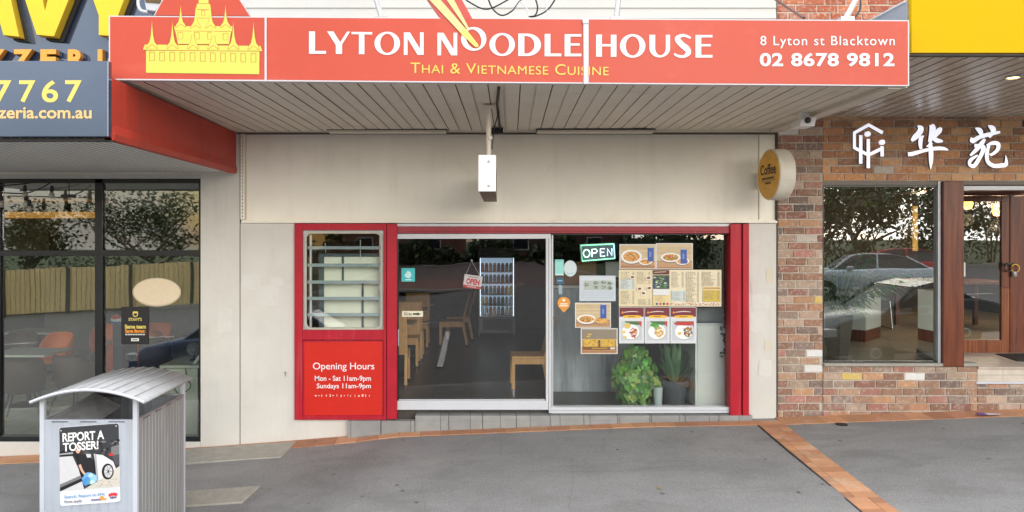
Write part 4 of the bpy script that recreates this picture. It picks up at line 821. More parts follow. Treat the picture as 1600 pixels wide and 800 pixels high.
k = MB(); k.box(bx0 + .035, bx1 - .035, by0 - .004, by0 + .02, bt - .012, bt + .012, BG); k.box(bx0 + .035, bx1 - .035, by1 - .02, by1, bt - .012, bt + .012, BG); k.box(bx1 - .025, bx1, by0 + .03, by1 - .03, bt - .012, bt + .012, BS); k.box(bx0, bx0 + .025, by0 + .03, by1 - .03, bt - .012, bt + .012, BS)
for i in range(3): k.box(bx0 + .09 + i * .21, bx0 + .21 + i * .21, by0 - .0055, by0 - .0035, bt - .006, bt + .0, BLACKF)
for i in range(4): k.box(bx1 - .002, bx1 + .0015, by0 + .1 + i * .21, by0 + .22 + i * .21, bt - .006, bt, BLACKF)
link('rim', k, bn)
k = MB(); zc_ = bt - .01      # sloping chute plates around the opening
k.prism([(bx0 + .02, by0 + .02, zc_), (bx1 - .30, by0 + .02, zc_), (bx1 - .28, by0 + .34, zc_ + .05), (bx0 + .2, by0 + .40, zc_ + .14)], (0, 0, -.006), STEEL); k.prism([(bx0 + .02, by0 + .02, zc_), (bx0 + .2, by0 + .40, zc_ + .14), (bx0 + .2, by1 - .3, zc_ + .14), (bx0 + .02, by1 - .02, zc_)], (0, 0, -.006), STEEL)
k.prism([(bx0 + .02, by1 - .02, zc_), (bx0 + .2, by1 - .3, zc_ + .14), (bx1 - .3, by1 - .25, zc_ + .04), (bx1 - .02, by1 - .02, zc_)], (0, 0, -.006), STEEL); link('chute_plate', k, bn)
k = MB(); k.box(bx0 + .03, bx1 - .03, by0 + .03, by1 - .03, bt - .5, bt - .49, DARK); link('liner', k, bn)
k = MB(); n = 20; rx0, rx1 = -3.178, -2.352; sgm = .09; prof = []
for i in range(n + 1):
    u = i / n; prof.append((rx0 + (rx1 - rx0) * u, .748 + sgm * 4 * u * (1 - u)))
V = [(x, y, z) for y in (-2.965, -2.02) for x, z in prof]; k.faces(V, [(i, i + 1, i + 2 + n, i + 1 + n) for i in range(n)], mat('bin_roof', (.40, .405, .42), .42, var=.12, scale=9, stain=((.25, .24, .23), 6, .56, .5)))
o = link('roof', k, bn, smooth=True, recalc=False); so = o.modifiers.new('thick', 'SOLIDIFY'); so.thickness = .014
k = MB()
for i in range(2, 20, 2): k.tube([(prof[i][0], -2.955, prof[i][1] + .007), (prof[i][0], -2.03, prof[i][1] + .007)], .0028, MATS['bin_roof'], 5)
link('roof_rib', k, bn)
k = MB(); k.tube([(x, -2.968, z) for x, z in prof], .011, BE, 8); link('roof_edge', k, bn)
# bin poster
def bw(x, y): u = (x - 92) / 94; v = (y - 668) / 122; return (92 + u * 94 + v * 2, 668 + v * 122 - u * 7 + 0 * v)
k = Card(-2.869, bw, step=.00004)
def rrp(x0, y0, x1, y1, r_, n=5): return [(cx + r_ * math.cos(a), cy + r_ * math.sin(a)) for cx, cy, a0 in ((x1 - r_, y1 - r_, 0), (x0 + r_, y1 - r_, 90), (x0 + r_, y0 + r_, 180), (x1 - r_, y0 + r_, 270)) for a in [R(a0 + 90 * i / n) for i in range(n + 1)]]
k.poly(rrp(92, 668, 186, 791, 4), C(225, 228, 235), .003)
k.poly(rrp(92.4, 668.4, 185.6, 745, 4)[12:] + [(185.6, 767), (92.4, 767)], C(58, 60, 64))
GR = [C(v, v, v + 3) for v in (30, 80, 120, 165, 205, 225)]
for _ in range(60): k.ell(140 + random.random() * 44, 694 + random.random() * 24, 1 + random.random() * 3, .8 + random.random() * 1.6, GR[random.choice((0, 0, 1, 1, 2))], 8, .2)
k.poly([(92.4, 712), (112, 712), (122, 735), (130, 767), (92.4, 767)], GR[4]); k.poly([(92.4, 706), (114, 701), (122, 714), (92.4, 714)], GR[0]); k.poly([(92.4, 709), (118, 707.5), (119, 710.5), (92.4, 711)], GR[3])
k.poly([(92.4, 757), (128, 744), (130, 752), (92.4, 767)], GR[2]); k.poly([(92.4, 762), (128, 749), (131, 753), (92.4, 768)], GR[0])
k.poly([(111, 703), (126, 700), (147, 716), (152, 740), (148, 760), (126, 748), (119, 722)], GR[0]); k.poly([(126, 703), (141, 711), (146, 722), (130, 724)], GR[1])
k.poly([(146, 713), (160, 716), (176, 727), (180, 738), (172, 752), (150, 758), (149, 735)], GR[5]); k.poly([(147, 714), (150, 714), (153, 757), (150, 758)], GR[3]); k.poly([(172, 712), (186, 704), (186, 733), (180, 733)], GR[1]); k.poly([(173, 705), (186, 701), (186, 716), (174, 718)], GR[2]); k.ell(173, 716, 3.6, 2.4, C(200, 50, 45), 12)
k.poly([(130, 767), (150, 757), (186, 735), (186, 767)], C(205, 200, 190))
for _ in range(50): k.ell(150 + random.random() * 34, 754 + random.random() * 11, .8, .5, C(165, 158, 145), 6)
k.ell(167.5, 742, 9.3, 12.5, GR[0], 24); k.ell(168.5, 742, 6.4, 9.6, GR[4], 24); k.ell(168.5, 742, 1.6, 2.2, GR[1], 12)
for i in range(7): a = i * .9; k.stroke([(168.5, 742), (168.5 + 6 * math.cos(a), 742 + 9 * math.sin(a))], GR[1], .8, False)
k.ell(124, 702.5, 7, 9, C(70, 52, 42), 16, .1); k.ell(121.8, 705, 3.8, 5.4, C(215, 170, 145), 14); k.rect(118.6, 702.6, 125.6, 704.8, GR[0]); k.stroke([(126, 708, 5), (130, 716, 4), (128, 722, 1)], C(60, 44, 36))
k.poly([(122, 714), (134, 712), (146, 722), (146, 744), (130, 746), (124, 728)], C(36, 36, 40)); k.stroke([(124, 728, 4), (128, 738, 3.4), (134, 746, 3)], C(215, 170, 145)); k.poly([(134, 712), (142, 713), (142, 718), (136, 718)], GR[4])
for cx, cy, a, b, cc in ((139, 750, 11, 8, (110, 170, 225)), (134, 755, 6, 6, (80, 140, 210)), (146, 752, 5, 6, (150, 200, 235)), (141, 746, 4, 3, (180, 215, 235)), (139, 757, 4, 3, (90, 170, 160)), (143, 757, 3, 3, (210, 230, 235))): k.ell(cx, cy, a, b, C(*cc), 14, .18)
k.text('REPORT A', 98, 677, 163, 691, C(245, 245, 245), .026, .98); k.text('TOSSER!', 98.5, 692.5, 154, 706, C(245, 245, 245), .026, .98)
k.text('Search: Report to EPA', 99.5, 774.5, 163, 780.5, C(90, 150, 200), .015); k.text('Fines apply', 99.5, 782.5, 127, 787.5, C(90, 95, 105), .015)
k.rect(141, 783.5, 157, 786, C(120, 110, 150)); k.ell(158, 782.5, 3.2, 3.2, C(235, 160, 60), 12); k.rect(160, 783.5, 165, 786, C(235, 160, 60))
for a in (-7, -2.5, 2, 6): k.ell(175.5 + a * .75, 777.5 + abs(a) * .22, 1.9, 2.8, C(215, 50, 60), 10)
k.text('NSW', 171, 781.5, 181, 785, C(40, 60, 110), .05)
for a, b in ((96, 673), (182, 672)): k.ell(a, b, 1, 1, GR[5], 10)
po = link('poster', k, bn, recalc=False)
tag(po, 'dark poster panel reading REPORT A TOSSER! on the bin front')

# ================================================================== RIGHT NEIGHBOUR (brick shop)
BRK = [(158, 122, 102), (170, 134, 112), (184, 138, 110), (148, 114, 98), (188, 152, 128), (190, 164, 146), (134, 114, 106), (160, 116, 102), (184, 162, 146), (152, 132, 119), (192, 148, 114), (150, 108, 96), (176, 126, 114), (170, 148, 130), (140, 121, 112)]
RARE = [(232, 232, 230)] * 4 + [(215, 188, 110), (104, 92, 88), (110, 98, 92), (200, 190, 180)]
def bricks(k, x0, x1, z0, z1, y, pal, rare=.045, ph=0.0, bl=.236, bh=.0855, mo=.0105, m=None, jit=.12, depth=.03):
    k.box(x0, x1, y + .006, y + .1, z0, z1, MORTAR)
    r0 = math.floor((z0 - ph) / bh); z = ph + r0 * bh; r_ = r0
    while z < z1 - .01:
        x = x0 - ((r_ % 2) * bl / 2) - .03 * (r_ % 3)
        while x < x1:
            L_ = bl * random.choice((1, 1, 1, 1, .97, 1.03, .5 if random.random() < .12 else 1))
            a, b = max(x + mo / 2, x0 + .001), min(x + L_ - mo / 2, x1 - .001); c, e = max(z + mo / 2, z0 + .001), min(z + bh - mo / 2, z1 - .001)
            if b - a > .03 and e - c > .02:
                k.cur = col_from(RARE, .05) if random.random() < rare else col_from(pal, jit)
                f = J(.0035); q = .004; dz0, dz1 = J(.003), J(.003); jj = [(J(.004), J(.003)) for _ in range(4)]
                fr_ = [(a + q + jj[0][0], y - .004 + f, c + q + dz0 + jj[0][1]), (b - q + jj[1][0], y - .004 + f, c + q + dz1 + jj[1][1]), (b - q + jj[2][0], y - .004 + f, e - q + dz1 + jj[2][1]), (a + q + jj[3][0], y - .004 + f, e - q + dz0 + jj[3][1])]; bk = [(a + jj[0][0], y + .0065, c + jj[0][1]), (b + jj[1][0], y + .0065, c + jj[1][1]), (b + jj[2][0], y + .0065, e + jj[2][1]), (a + jj[3][0], y + .0065, e + jj[3][1])]
                k.faces(fr_ + bk, [(0, 1, 2, 3), (0, 4, 5, 1), (1, 5, 6, 2), (2, 6, 7, 3), (3, 7, 4, 0)], m or BRICKM)
            x += L_
        z += bh; r_ += 1
rs = thing('brick_restaurant', (5, 0, 0), 'recycled brick restaurant with timber doors right of the noodle shop', 'restaurant building')
zb_ = Z(572); xr = X(1700)
k = MB(); bricks(k, X(1215), X(1285.5), -.3, Z(182), .0, BRK); bricks(k, X(1285.5), xr, Z(283), Z(178), .0, [(206, 150, 106), (190, 136, 98), (214, 164, 118), (176, 126, 96), (218, 172, 130), (168, 128, 104), (200, 146, 112)], .02); link('wall', k, rs, recalc=False)
k = MB(); bricks(k, X(1285.5), X(1526), -.3, zb_, -.012, BRK, .05); bricks(k, X(1526), xr, -.3, Z(600), -.012, BRK, .03); o = link('low_wall', k, rs, recalc=False)
k = MB(); bricks(k, X(1215), X(1700), 3.3, 6.0, .0, [(184, 112, 82), (170, 98, 74), (190, 128, 98), (160, 90, 70)], .0, jit=.08); link('upper_wall', k, rs, recalc=False)
k = MB(); k.box(X(1213.6), X(1214.8), -.01, .1, -.3, Z(200), SOFFIT_G); k.box(X(1210), X(1216), .05, .2, 3.3, 6.2, BOARD); link('joint_strip', k, rs)
k = MB(); k.box(X(1286), X(1526.5), -.035, .12, zb_, Z(567), CONC); link('window_sill', k, rs, bevel=.006)
k = MB(); k.box(X(1285.5), X(1700), .01, .12, Z(289), Z(283.2), mat('lintel_steel', (.16, .14, .12), .5)); k.pbox(1504, 1700, 290.5, 297, -.01, .1, ALU); link('lintel', k, rs, bevel=.003)
wn = MB(); wn.pbox(1285.5, 1467, 289.5, 292, .02, .09, BLACKF); wn.pbox(1285.5, 1467, 564.5, 567, .02, .09, BLACKF); wn.pbox(1285.6, 1287.4, 292, 564.5, .02, .09, BLACKF); wn.pbox(1466, 1470, 283.5, 567, .0, .09, ALU_GREY)
wno = link('display_window', wn, rs); k = MB(); k.box(X(1287), X(1467), .04, .046, Z(566), Z(290), GLASS_R); link('pane', k, wno)
k = MB(); k.box(X(1470.5), X(1503), -.04, .11, zb_, Z(283.4), WOOD_DK); link('timber_post', k, rs, bevel=.008)
# recessed entry
RFZ = .49; YD = 1.0
k = MB(); k.box(X(1527), xr, -.004, YD, .2, RFZ - .02, tile_mat('cream_step_tile', (.62, .54, .45), (.58, .50, .42), (.40, .36, .3), .33, .4, .5, 'xz', gap=.004)); k.box(X(1527), xr, -.02, YD, RFZ - .02, RFZ + .005, tile_mat('cream_entry_tile', (.50, .42, .35), (.46, .38, .32), (.34, .3, .25), .33, .33, .5)); k.pbox(1526, 1700, 596.5, 600, -.03, -.005, ALU); link('entry_step', k, rs)
k = MB(); k.prism([(X(1590, .35), .35, RFZ + .0055), (xr, .2, RFZ + .0055), (xr, .9, RFZ + .0055), (X(1556, .88), .88, RFZ + .0055)], (0, 0, .008), RUBBER); solo('door_mat', k, 'black door mat on the tiled entry step of the brick restaurant', 'door mat')
k = MB(); pA = (X(1469), .09); pB = (5.60, YD + .02)
k.prism([(pA[0], pA[1], zb_ + .06), (pB[0], pB[1], RFZ + .06), (pB[0], pB[1], Z(300)), (pA[0], pA[1], Z(290))], (.006, -.003, 0), GLASS_R); so_ = link('side_pane', k, rs, recalc=False)
k = MB(); k.prism([(pA[0] - .02, pA[1], zb_), (pB[0] - .02, pB[1], RFZ), (pB[0] - .02, pB[1], RFZ + .06), (pA[0] - .02, pA[1], zb_ + .06)], (.04, -.018, 0), BLACKF); link('pane_rail', k, rs)
k = MB(); k.box(X(1470), xr, .1, YD + .1, Z(294), Z(290), WOOD_DK); link('entry_ceiling', k, rs)
for i, (a, b, c) in enumerate(((1503, 1565, 1577.5), (1603, 1656, 1668))):
    dr = MB(); lo = 1500 if i == 0 else 1578.5
    dr.pbox(a, b, 531, 551.5, YD, YD + .045, WOOD_DOOR); dr.pbox(a, b, 306, 315, YD, YD + .045, WOOD_DK); dr.pbox(b, c, 306, 450, YD - .002, YD + .047, WOOD_DK); dr.pbox(b, c, 450.2, 551.5, YD - .002, YD + .047, WOOD_DOOR); dr.pbox(lo, a, 306, 551.5, YD - .002, YD + .047, WOOD_DK)
    do = link('door', dr, rs, bevel=.005)
    k = MB(); k.box(X(a, YD), X(b, YD), YD + .015, YD + .021, Z(531, YD), Z(315, YD), GLASS_R); link('pane', k, do)
k = MB(); k.pbox(1497, 1700, 290, 305.5, YD - .01, YD + .1, WOOD_DK); link('door_header', k, rs)
IRON = mat('old_iron', (.05, .04, .035), .5, metal=.6); k = MB(); c = P(1575, 418, YD - .03)
k.tube([(c[0] + .045 * math.cos(R(i * 20)), c[1], c[2] + .045 * math.sin(R(i * 20))) for i in range(19)], .009, IRON, 6, False); k.tube([(c[0] + .09 + .05 * math.cos(R(i * 20)), c[1], c[2] - .01 + .05 * math.sin(R(i * 20))) for i in range(19)], .007, BRASS, 6, False); k.box(c[0] - .06, c[0] + .11, c[1] + .01, c[1] + .03, c[2] + .02, c[2] + .06, IRON); k.lathe([(.03, -.08), (.032, -.05), (.03, -.02)], (c[0] + .075, c[1], c[2] - .03), STEEL, 12); link('door_pull', k, rs)
k = Card(YD + .01); k.sheet(1504.5, 410, 1508.5, 432, C(225, 230, 228)); solo('door_notice', k, 'narrow white notice on the glass of the timber door', 'notice')
# characters and emblem on the brick band
bs = thing('character_sign', (X(1450), -.03, Z(230)), 'white raised emblem with two Chinese characters on the brick band', 'shop sign')
LW = mat('raised_letter_white', (.85, .86, .90), .35, var=0, emit=(.85, .88, 1), estr=.42); LWS = mat('raised_letter_side', (.16, .16, .18), .4)  # faint emission added to keep the letters white under the dark awning
q_ = lambda a: (1310 + a[0] / 5.517, 180 + a[1] / 5.517) + tuple(w_ / 5.517 for w_ in a[2:])
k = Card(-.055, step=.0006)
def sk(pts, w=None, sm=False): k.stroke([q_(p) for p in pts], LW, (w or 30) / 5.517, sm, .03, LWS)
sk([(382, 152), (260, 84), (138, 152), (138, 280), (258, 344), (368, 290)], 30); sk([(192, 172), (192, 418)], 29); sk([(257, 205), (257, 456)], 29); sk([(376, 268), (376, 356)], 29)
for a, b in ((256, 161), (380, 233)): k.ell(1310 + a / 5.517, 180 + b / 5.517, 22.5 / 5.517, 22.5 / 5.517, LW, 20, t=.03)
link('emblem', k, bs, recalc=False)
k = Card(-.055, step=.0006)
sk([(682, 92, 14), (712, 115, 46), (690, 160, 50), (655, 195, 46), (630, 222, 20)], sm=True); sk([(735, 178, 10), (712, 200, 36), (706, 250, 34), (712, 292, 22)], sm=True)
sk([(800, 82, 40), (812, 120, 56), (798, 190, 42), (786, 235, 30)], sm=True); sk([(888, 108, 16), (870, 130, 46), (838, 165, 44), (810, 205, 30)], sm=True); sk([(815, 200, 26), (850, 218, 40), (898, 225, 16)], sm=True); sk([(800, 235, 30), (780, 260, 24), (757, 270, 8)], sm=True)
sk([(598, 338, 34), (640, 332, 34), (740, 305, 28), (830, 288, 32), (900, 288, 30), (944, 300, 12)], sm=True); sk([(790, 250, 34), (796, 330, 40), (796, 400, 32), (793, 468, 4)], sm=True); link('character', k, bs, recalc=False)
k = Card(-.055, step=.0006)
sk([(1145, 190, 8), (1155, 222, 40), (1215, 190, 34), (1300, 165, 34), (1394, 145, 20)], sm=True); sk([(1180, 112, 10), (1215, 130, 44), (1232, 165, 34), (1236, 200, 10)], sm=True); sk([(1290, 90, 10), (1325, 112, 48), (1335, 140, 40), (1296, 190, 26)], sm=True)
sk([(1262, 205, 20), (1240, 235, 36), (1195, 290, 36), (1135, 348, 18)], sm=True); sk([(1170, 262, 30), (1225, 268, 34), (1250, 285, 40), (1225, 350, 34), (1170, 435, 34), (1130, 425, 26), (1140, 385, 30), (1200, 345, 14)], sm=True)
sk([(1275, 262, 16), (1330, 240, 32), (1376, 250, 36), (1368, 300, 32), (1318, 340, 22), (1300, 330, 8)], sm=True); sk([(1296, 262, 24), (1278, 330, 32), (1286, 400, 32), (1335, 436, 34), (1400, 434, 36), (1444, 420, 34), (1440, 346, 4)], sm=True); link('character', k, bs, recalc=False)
# yellow fascia and slatted awning
ra = thing('restaurant_awning', (5.5, -1.4, 3.3), 'dark slatted awning of the brick restaurant', 'awning')
YB = -2.6; xa = 3.385; SLAT = mat('slat_grey', (.58, .53, .46), .25, var=.12, scale=4)
k = MB(); n = 42; x1_ = 9.0; st = (x1_ - xa) / n; zA, zB = Z(183), Z(83, YB)
for i in range(n):
    a = xa + i * st; c = a + st * .84; e = a + st; dz = .022
    k.face([(a, .0, zA), (c, .0, zA), (c, YB, zB), (a, YB, zB)], SLAT); k.face([(c, 0, zA), (c, 0, zA + dz), (c, YB, zB + dz), (c, YB, zB)], SOFFIT_G); k.face([(c, 0, zA + dz), (e, 0, zA + dz), (e, YB, zB + dz), (c, YB, zB + dz)], DARK); k.face([(e, 0, zA), (e, 0, zA + dz), (e, YB, zB + dz), (e, YB, zB)], SLAT)
link('soffit', k, ra, recalc=False)
k = MB(); k.prism([(xa, 0, zA + .03), (x1_, 0, zA + .03), (x1_, YB, zB + .03), (xa, YB, zB + .03)], (0, 0, .1), MATS['roof_sheet']); link('roof', k, ra)
k = MB(); k.box(xa - .02, xa, YB + .01, -.12, zB - .02, Z(1, YB), mat('side_sheet', (.30, .33, .40), .45, metal=.2, var=.15)); k.tube([(xa - .02, YB + .02, Z(1, YB)), (xa - .02, -.12, Z(1, YB))], .012, ALU, 6); link('side_sheet', k, ra)
ys = MB(); ys.box(X(1420.8, YB), 9, YB - .03, YB + .05, zB - .004, Z(-90, YB), mat('fascia_yellow', (.60, .375, .003), .6, spec=.08, var=.02, scale=2)); ys.box(X(1420, YB), 9, YB - .01, YB + .05, zB - .02, zB - .004, SOFFIT_G)
solo('yellow_fascia', ys, 'plain bright yellow fascia panel above the brick restaurant awning', 'fascia sign')
dl = thing('downlight', P(1583, 113, -1.85), 'lit round downlight set in the dark slatted awning', 'downlight'); c = P(1583, 113, -1.85); zz = zA + (zB - zA) * (1.85 / 2.6) - .004
k = MB(); k.lathe([(.062, .004), (.062, -.006), (.05, -.008), (.045, .002)], (c[0], c[1], zz), ALU, 24); link('trim', k, dl); k = MB(); k.lathe([(.044, -.001), (.04, -.004), (.01, -.005)], (c[0], c[1], zz), mat('lamp_warm', (.9, .6, .3), .4, var=0, emit=(1, .55, .18), estr=9), 20); link('lamp', k, dl)
# restaurant room
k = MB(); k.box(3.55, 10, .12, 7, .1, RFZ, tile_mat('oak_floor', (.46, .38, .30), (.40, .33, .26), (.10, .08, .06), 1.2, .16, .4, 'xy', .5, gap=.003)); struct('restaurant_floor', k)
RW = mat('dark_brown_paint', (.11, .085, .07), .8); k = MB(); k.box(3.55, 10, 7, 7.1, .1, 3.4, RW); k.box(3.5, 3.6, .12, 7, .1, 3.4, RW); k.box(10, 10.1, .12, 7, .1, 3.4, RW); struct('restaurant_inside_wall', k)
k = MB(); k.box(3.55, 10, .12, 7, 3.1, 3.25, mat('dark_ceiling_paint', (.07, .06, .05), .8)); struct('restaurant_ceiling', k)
k = MB(); A, B_, Cc, D_ = (5.45, 1.97), (4.92, 2.45), (5.45, 3.1), (5.92, 2.45)
k.prism([(*A, RFZ + .16), (*B_, RFZ + .16), (*Cc, RFZ + .16), (*D_, RFZ + .16)], (0, 0, .55), CW); rcn = thing('reception_counter', (5.45, 2.5, RFZ), 'white angled counter with a dark plinth inside the brick restaurant', 'counter'); link('body', k, rcn, bevel=.006)
k = MB(); k.prism([(A[0], A[1] + .01, RFZ), (B_[0] + .01, B_[1], RFZ), (Cc[0], Cc[1] - .01, RFZ), (D_[0] - .01, D_[1], RFZ)], (0, 0, .159), WOOD_DK); link('plinth', k, rcn)
# wicker planter with palm
pl = thing('wicker_planter', (4.33, .5, RFZ), 'tall tapered wicker planter inside the brick restaurant window', 'planter')
WICK = tile_mat('wicker_weave', (.22, .17, .14), (.15, .115, .09), (.05, .04, .032), .03, .016, .6, 'xz', .5, gap=.0025, bump=.8)
k = MB(); zt_ = 1.02; k.prism([(4.15, .42, zt_), (4.28, .3, zt_), (4.51, .46, zt_), (4.36, .62, zt_)], (0, 0, -.012), DARK)
tp_ = [(4.15, .42, zt_), (4.28, .3, zt_), (4.51, .46, zt_), (4.36, .62, zt_)]; bt_ = [(4.19, .43, RFZ), (4.29, .35, RFZ), (4.44, .46, RFZ), (4.35, .57, RFZ)]
k.faces(tp_ + bt_, [(0, 1, 5, 4), (2, 3, 7, 6), (3, 0, 4, 7)], WICK); k.faces(tp_ + bt_, [(1, 2, 6, 5)], WICK); link('pot', k, pl)
GREENS = [(.10, .24, .07), (.14, .30, .09), (.07, .17, .06), (.19, .34, .11)]
def blade(k, base, az, L_, w_, up, droop, fold=.0, n=6, col=None):
    k.cur = col or random.choice(GREENS); ps_ = []; p = Vector(base); dv = Vector((math.cos(az) * math.cos(up), math.sin(az) * math.cos(up), math.sin(up))); side = Vector((-math.sin(az), math.cos(az), 0))
    for i in range(n + 1):
        u = i / n; ww = w_ * (math.sin(math.pi * min(1, .12 + .88 * u)) ** .8 if u < 1 else 0); ps_.append((p.copy(), ww)); dv = (dv + Vector((0, 0, -droop / n))).normalized(); p = p + dv * (L_ / n)
    V = []
    for p, ww in ps_: V += [tuple(p + side * ww / 2 + Vector((0, 0, fold * ww))), tuple(p), tuple(p - side * ww / 2 + Vector((0, 0, fold * ww)))]
    k.faces(V, [(3 * i + j, 3 * i + j + 1, 3 * i + j + 4, 3 * i + j + 3) for i in range(n) for j in (0, 1)], LEAF)
k = MB()
for s_ in range(26):
    az = random.random() * 6.28; up = R(random.uniform(45, 85)); L_ = random.uniform(.5, .95); az = random.uniform(-.6, 2.6); p = Vector((4.33, .46, 1.0)); up = max(up, R(58)) if math.cos(az) < 0 else up; dv = Vector((math.cos(az) * math.cos(up), math.sin(az) * math.cos(up), math.sin(up))); q = []
    for i in range(9): q.append(p.copy()); dv = (dv + Vector((0, 0, -.10))).normalized(); p += dv * L_ / 8
    k.cur = (.06, .12, .03); k.tube(q, .005, LEAF, 5)
    for i in range(2, 9):
        for sgn in (-1, 1): blade(k, q[i], az + sgn * R(50), random.uniform(.16, .30), .042, R(10), .9, .1, 4)
link('palm_foliage', k, pl, recalc=False)
# table with a chrome sled chair at the back
sc_ = thing('sled_chair', (6.35, 3.6, RFZ), 'dark dining chair on a chrome sled frame deep inside the brick restaurant', 'chair'); k = MB(); k.box(6.1, 6.6, 3.4, 3.9, RFZ + .44, RFZ + .5, BLEG); link('seat', k, sc_, bevel=.02); k = MB(); k.box(6.1, 6.6, 3.88, 3.94, RFZ + .48, RFZ + .9, BLEG); link('backrest', k, sc_, bevel=.02)
for x in (6.1, 6.6): k = MB(); k.tube([(x, 3.44, RFZ + .44), (x, 3.36, RFZ + .015), (x, 3.92, RFZ + .015), (x, 3.88, RFZ + .44)], .011, CHROME, 8); link('sled_leg', k, sc_)
k = MB(); k.box(7.0, 8.4, 3.2, 4.1, RFZ + .72, RFZ + .76, WOOD_DK); dt = thing('dining_table', (7.7, 3.6, RFZ), 'dark wooden dining table behind the timber doors', 'table'); link('tabletop', k, dt)
for x in (7.05, 8.35):
    for y in (3.25, 4.05): k = MB(); k.box(x - .03, x + .03, y - .03, y + .03, RFZ, RFZ + .72, WOOD_DK); link('leg', k, dt)
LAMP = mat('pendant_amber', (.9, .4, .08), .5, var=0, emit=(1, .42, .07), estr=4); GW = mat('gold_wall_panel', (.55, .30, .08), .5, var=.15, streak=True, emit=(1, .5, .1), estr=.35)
for px, py, y, lb in ((1447, 327, 3.0, 'amber pendant lamp left of the timber post'), (1511, 316, 3.6, 'amber pendant lamp seen through the left part of the door glass'), (1559, 327, 4.2, 'amber pendant lamp beside the door stile'), (1597, 320, 3.2, 'amber pendant lamp at the right picture edge')):
    c = P(px, py, y); t = thing('pendant_lamp', c, lb, 'pendant lamp', 'pendant lamps in the restaurant'); k = MB(); k.lathe([(.03, .1), (.07, .07), (.085, -.03), (.06, -.10), (.03, -.11)], c, LAMP, 18); link('lamp_shade', k, t, smooth=True); pt = bpy.data.lights.new('pendant_light', 'POINT'); pt.energy = 11; pt.color = (1, .70, .42); pt.shadow_soft_size = .1; po_ = bpy.data.objects.new('pendant_light', pt); COL.objects.link(po_); po_.parent = t; po_.location = (0, 0, -.28); k = MB(); k.tube([(c[0], c[1], c[2] + .1), (c[0], c[1], 3.1)], .005, RUBBER, 5); link('cord', k, t)
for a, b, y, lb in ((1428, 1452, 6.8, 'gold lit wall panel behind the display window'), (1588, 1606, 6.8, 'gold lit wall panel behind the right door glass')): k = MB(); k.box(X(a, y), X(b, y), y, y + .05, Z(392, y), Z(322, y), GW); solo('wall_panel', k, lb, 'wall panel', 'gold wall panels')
# ================================================================== INSIDE THE NOODLE SHOP
# grey concrete-look counter
GC = mat('grey_concrete_panel', (.42, .46, .51), .6, var=.3, scale=7, streak=True, bump=.1, stain=((.16, .18, .21), 6, .48, .8))
co = thing('service_counter', (1.5, 1.3, 0), 'grey concrete look counter behind the lower left of the shop window', 'counter')
k = MB(); k.box(1.03, 2.03, 1.04, 1.7, 0, 1.30, GC); link('body', k, co, bevel=.004); k = MB(); k.box(1.0, 1.62, 1.0, 1.75, 1.302, 1.335, mat('counter_ledge', (.55, .56, .52), .5)); link('top', k, co, bevel=.004)
k = MB(); k.box(1.03, 1.62, 1.3, 1.34, 1.34, 1.62, mat('glass_screen_frame', (.28, .12, .05), .5)); solo('screen_board', k, 'low brown board standing on the grey counter', 'board')
reg = thing('cash_register', (1.80, 1.3, 1.30), 'dark cash register on the grey counter under the neon sign', 'cash register'); k = MB(); k.prism([(1.72, 1.2, 1.302), (1.98, 1.2, 1.302), (1.98, 1.2, 1.40), (1.72, 1.2, 1.40)], (0, .3, 0), BLEG); link('base', k, reg, bevel=.01); k = MB(); k.prism([(1.75, 1.3, 1.42), (1.97, 1.3, 1.42), (1.97, 1.36, 1.62), (1.75, 1.36, 1.62)], (0, .02, 0), ALU_GREY); link('screen', k, reg)
# white cabinet
wcab = thing('white_cabinet', (2.8, .5, 0), 'plain white cabinet at the right end of the shop window', 'cabinet'); k = MB(); k.box(2.575, 3.02, .22, .8, .0, Z(508, .22), CW); link('body', k, wcab, bevel=.004); k = MB(); k.box(2.60, 3.0, .214, .22, .02, Z(512, .22), CW); link('door', k, wcab, bevel=.002); k = MB(); k.box(2.56, 3.03, .21, .81, Z(508, .22), Z(505, .22), ALU_GREY); link('top', k, wcab)
mc = thing('display_case', (2.8, .5, .95), 'grey glass display case on the white cabinet', 'display case'); k = MB(); k.box(2.60, 3.0, .3, .75, Z(504.5, .22), Z(482, .22), mat('case_grey', (.12, .14, .15), .35)); link('body', k, mc, bevel=.01); k = MB(); k.box(2.64, 2.9, .292, .299, Z(502, .22), Z(485, .22), mat('case_glass', (.16, .19, .2), .15)); link('glass', k, mc)
# drinks fridge
FX0, FX1, FY = X(750, 6.3), X(803, 6.3), 6.3; SF = S(FY)
fz = lambda py: CZ + (VY - py) / SF
frg = thing('drinks_fridge', ((FX0 + FX1) / 2, 6.6, 0), 'tall glass door drinks fridge at the back of the noodle shop', 'fridge'); FD = mat('fridge_dark', (.36, .39, .43), .4); FLIT = mat('fridge_liner_lit', (.6, .7, .8), .5, var=0, emit=(.55, .7, .95), estr=.3)
k = MB(); k.box(FX0 - .03, FX0, FY, 7.0, 0, fz(388), FD); k.box(FX1, FX1 + .03, FY, 7.0, 0, fz(388), FD); k.box(FX0, FX1, FY, 7.0, fz(392), fz(388), FD); k.box(FX0, FX1, 6.96, 7.0, 0, fz(392), FD); k.box(FX0, FX1, FY, 7.0, .06, fz(497), FD); link('body', k, frg, bevel=.004)
k = MB(); k.box(FX0 + .003, FX1 - .003, 6.93, 6.955, fz(496.5), fz(392.5), FLIT); link('liner', k, frg)
k = MB(); k.box(FX0 + .05, FX1 - .05, FY - .012, FY, .12, .34, BLEG); link('grille', k, frg)
k = MB(); k.box(FX0 + .002, FX1 - .002, FY + .01, FY + .02, fz(496), fz(393), glass('fridge_glass', .03, .5)); link('door', k, frg)
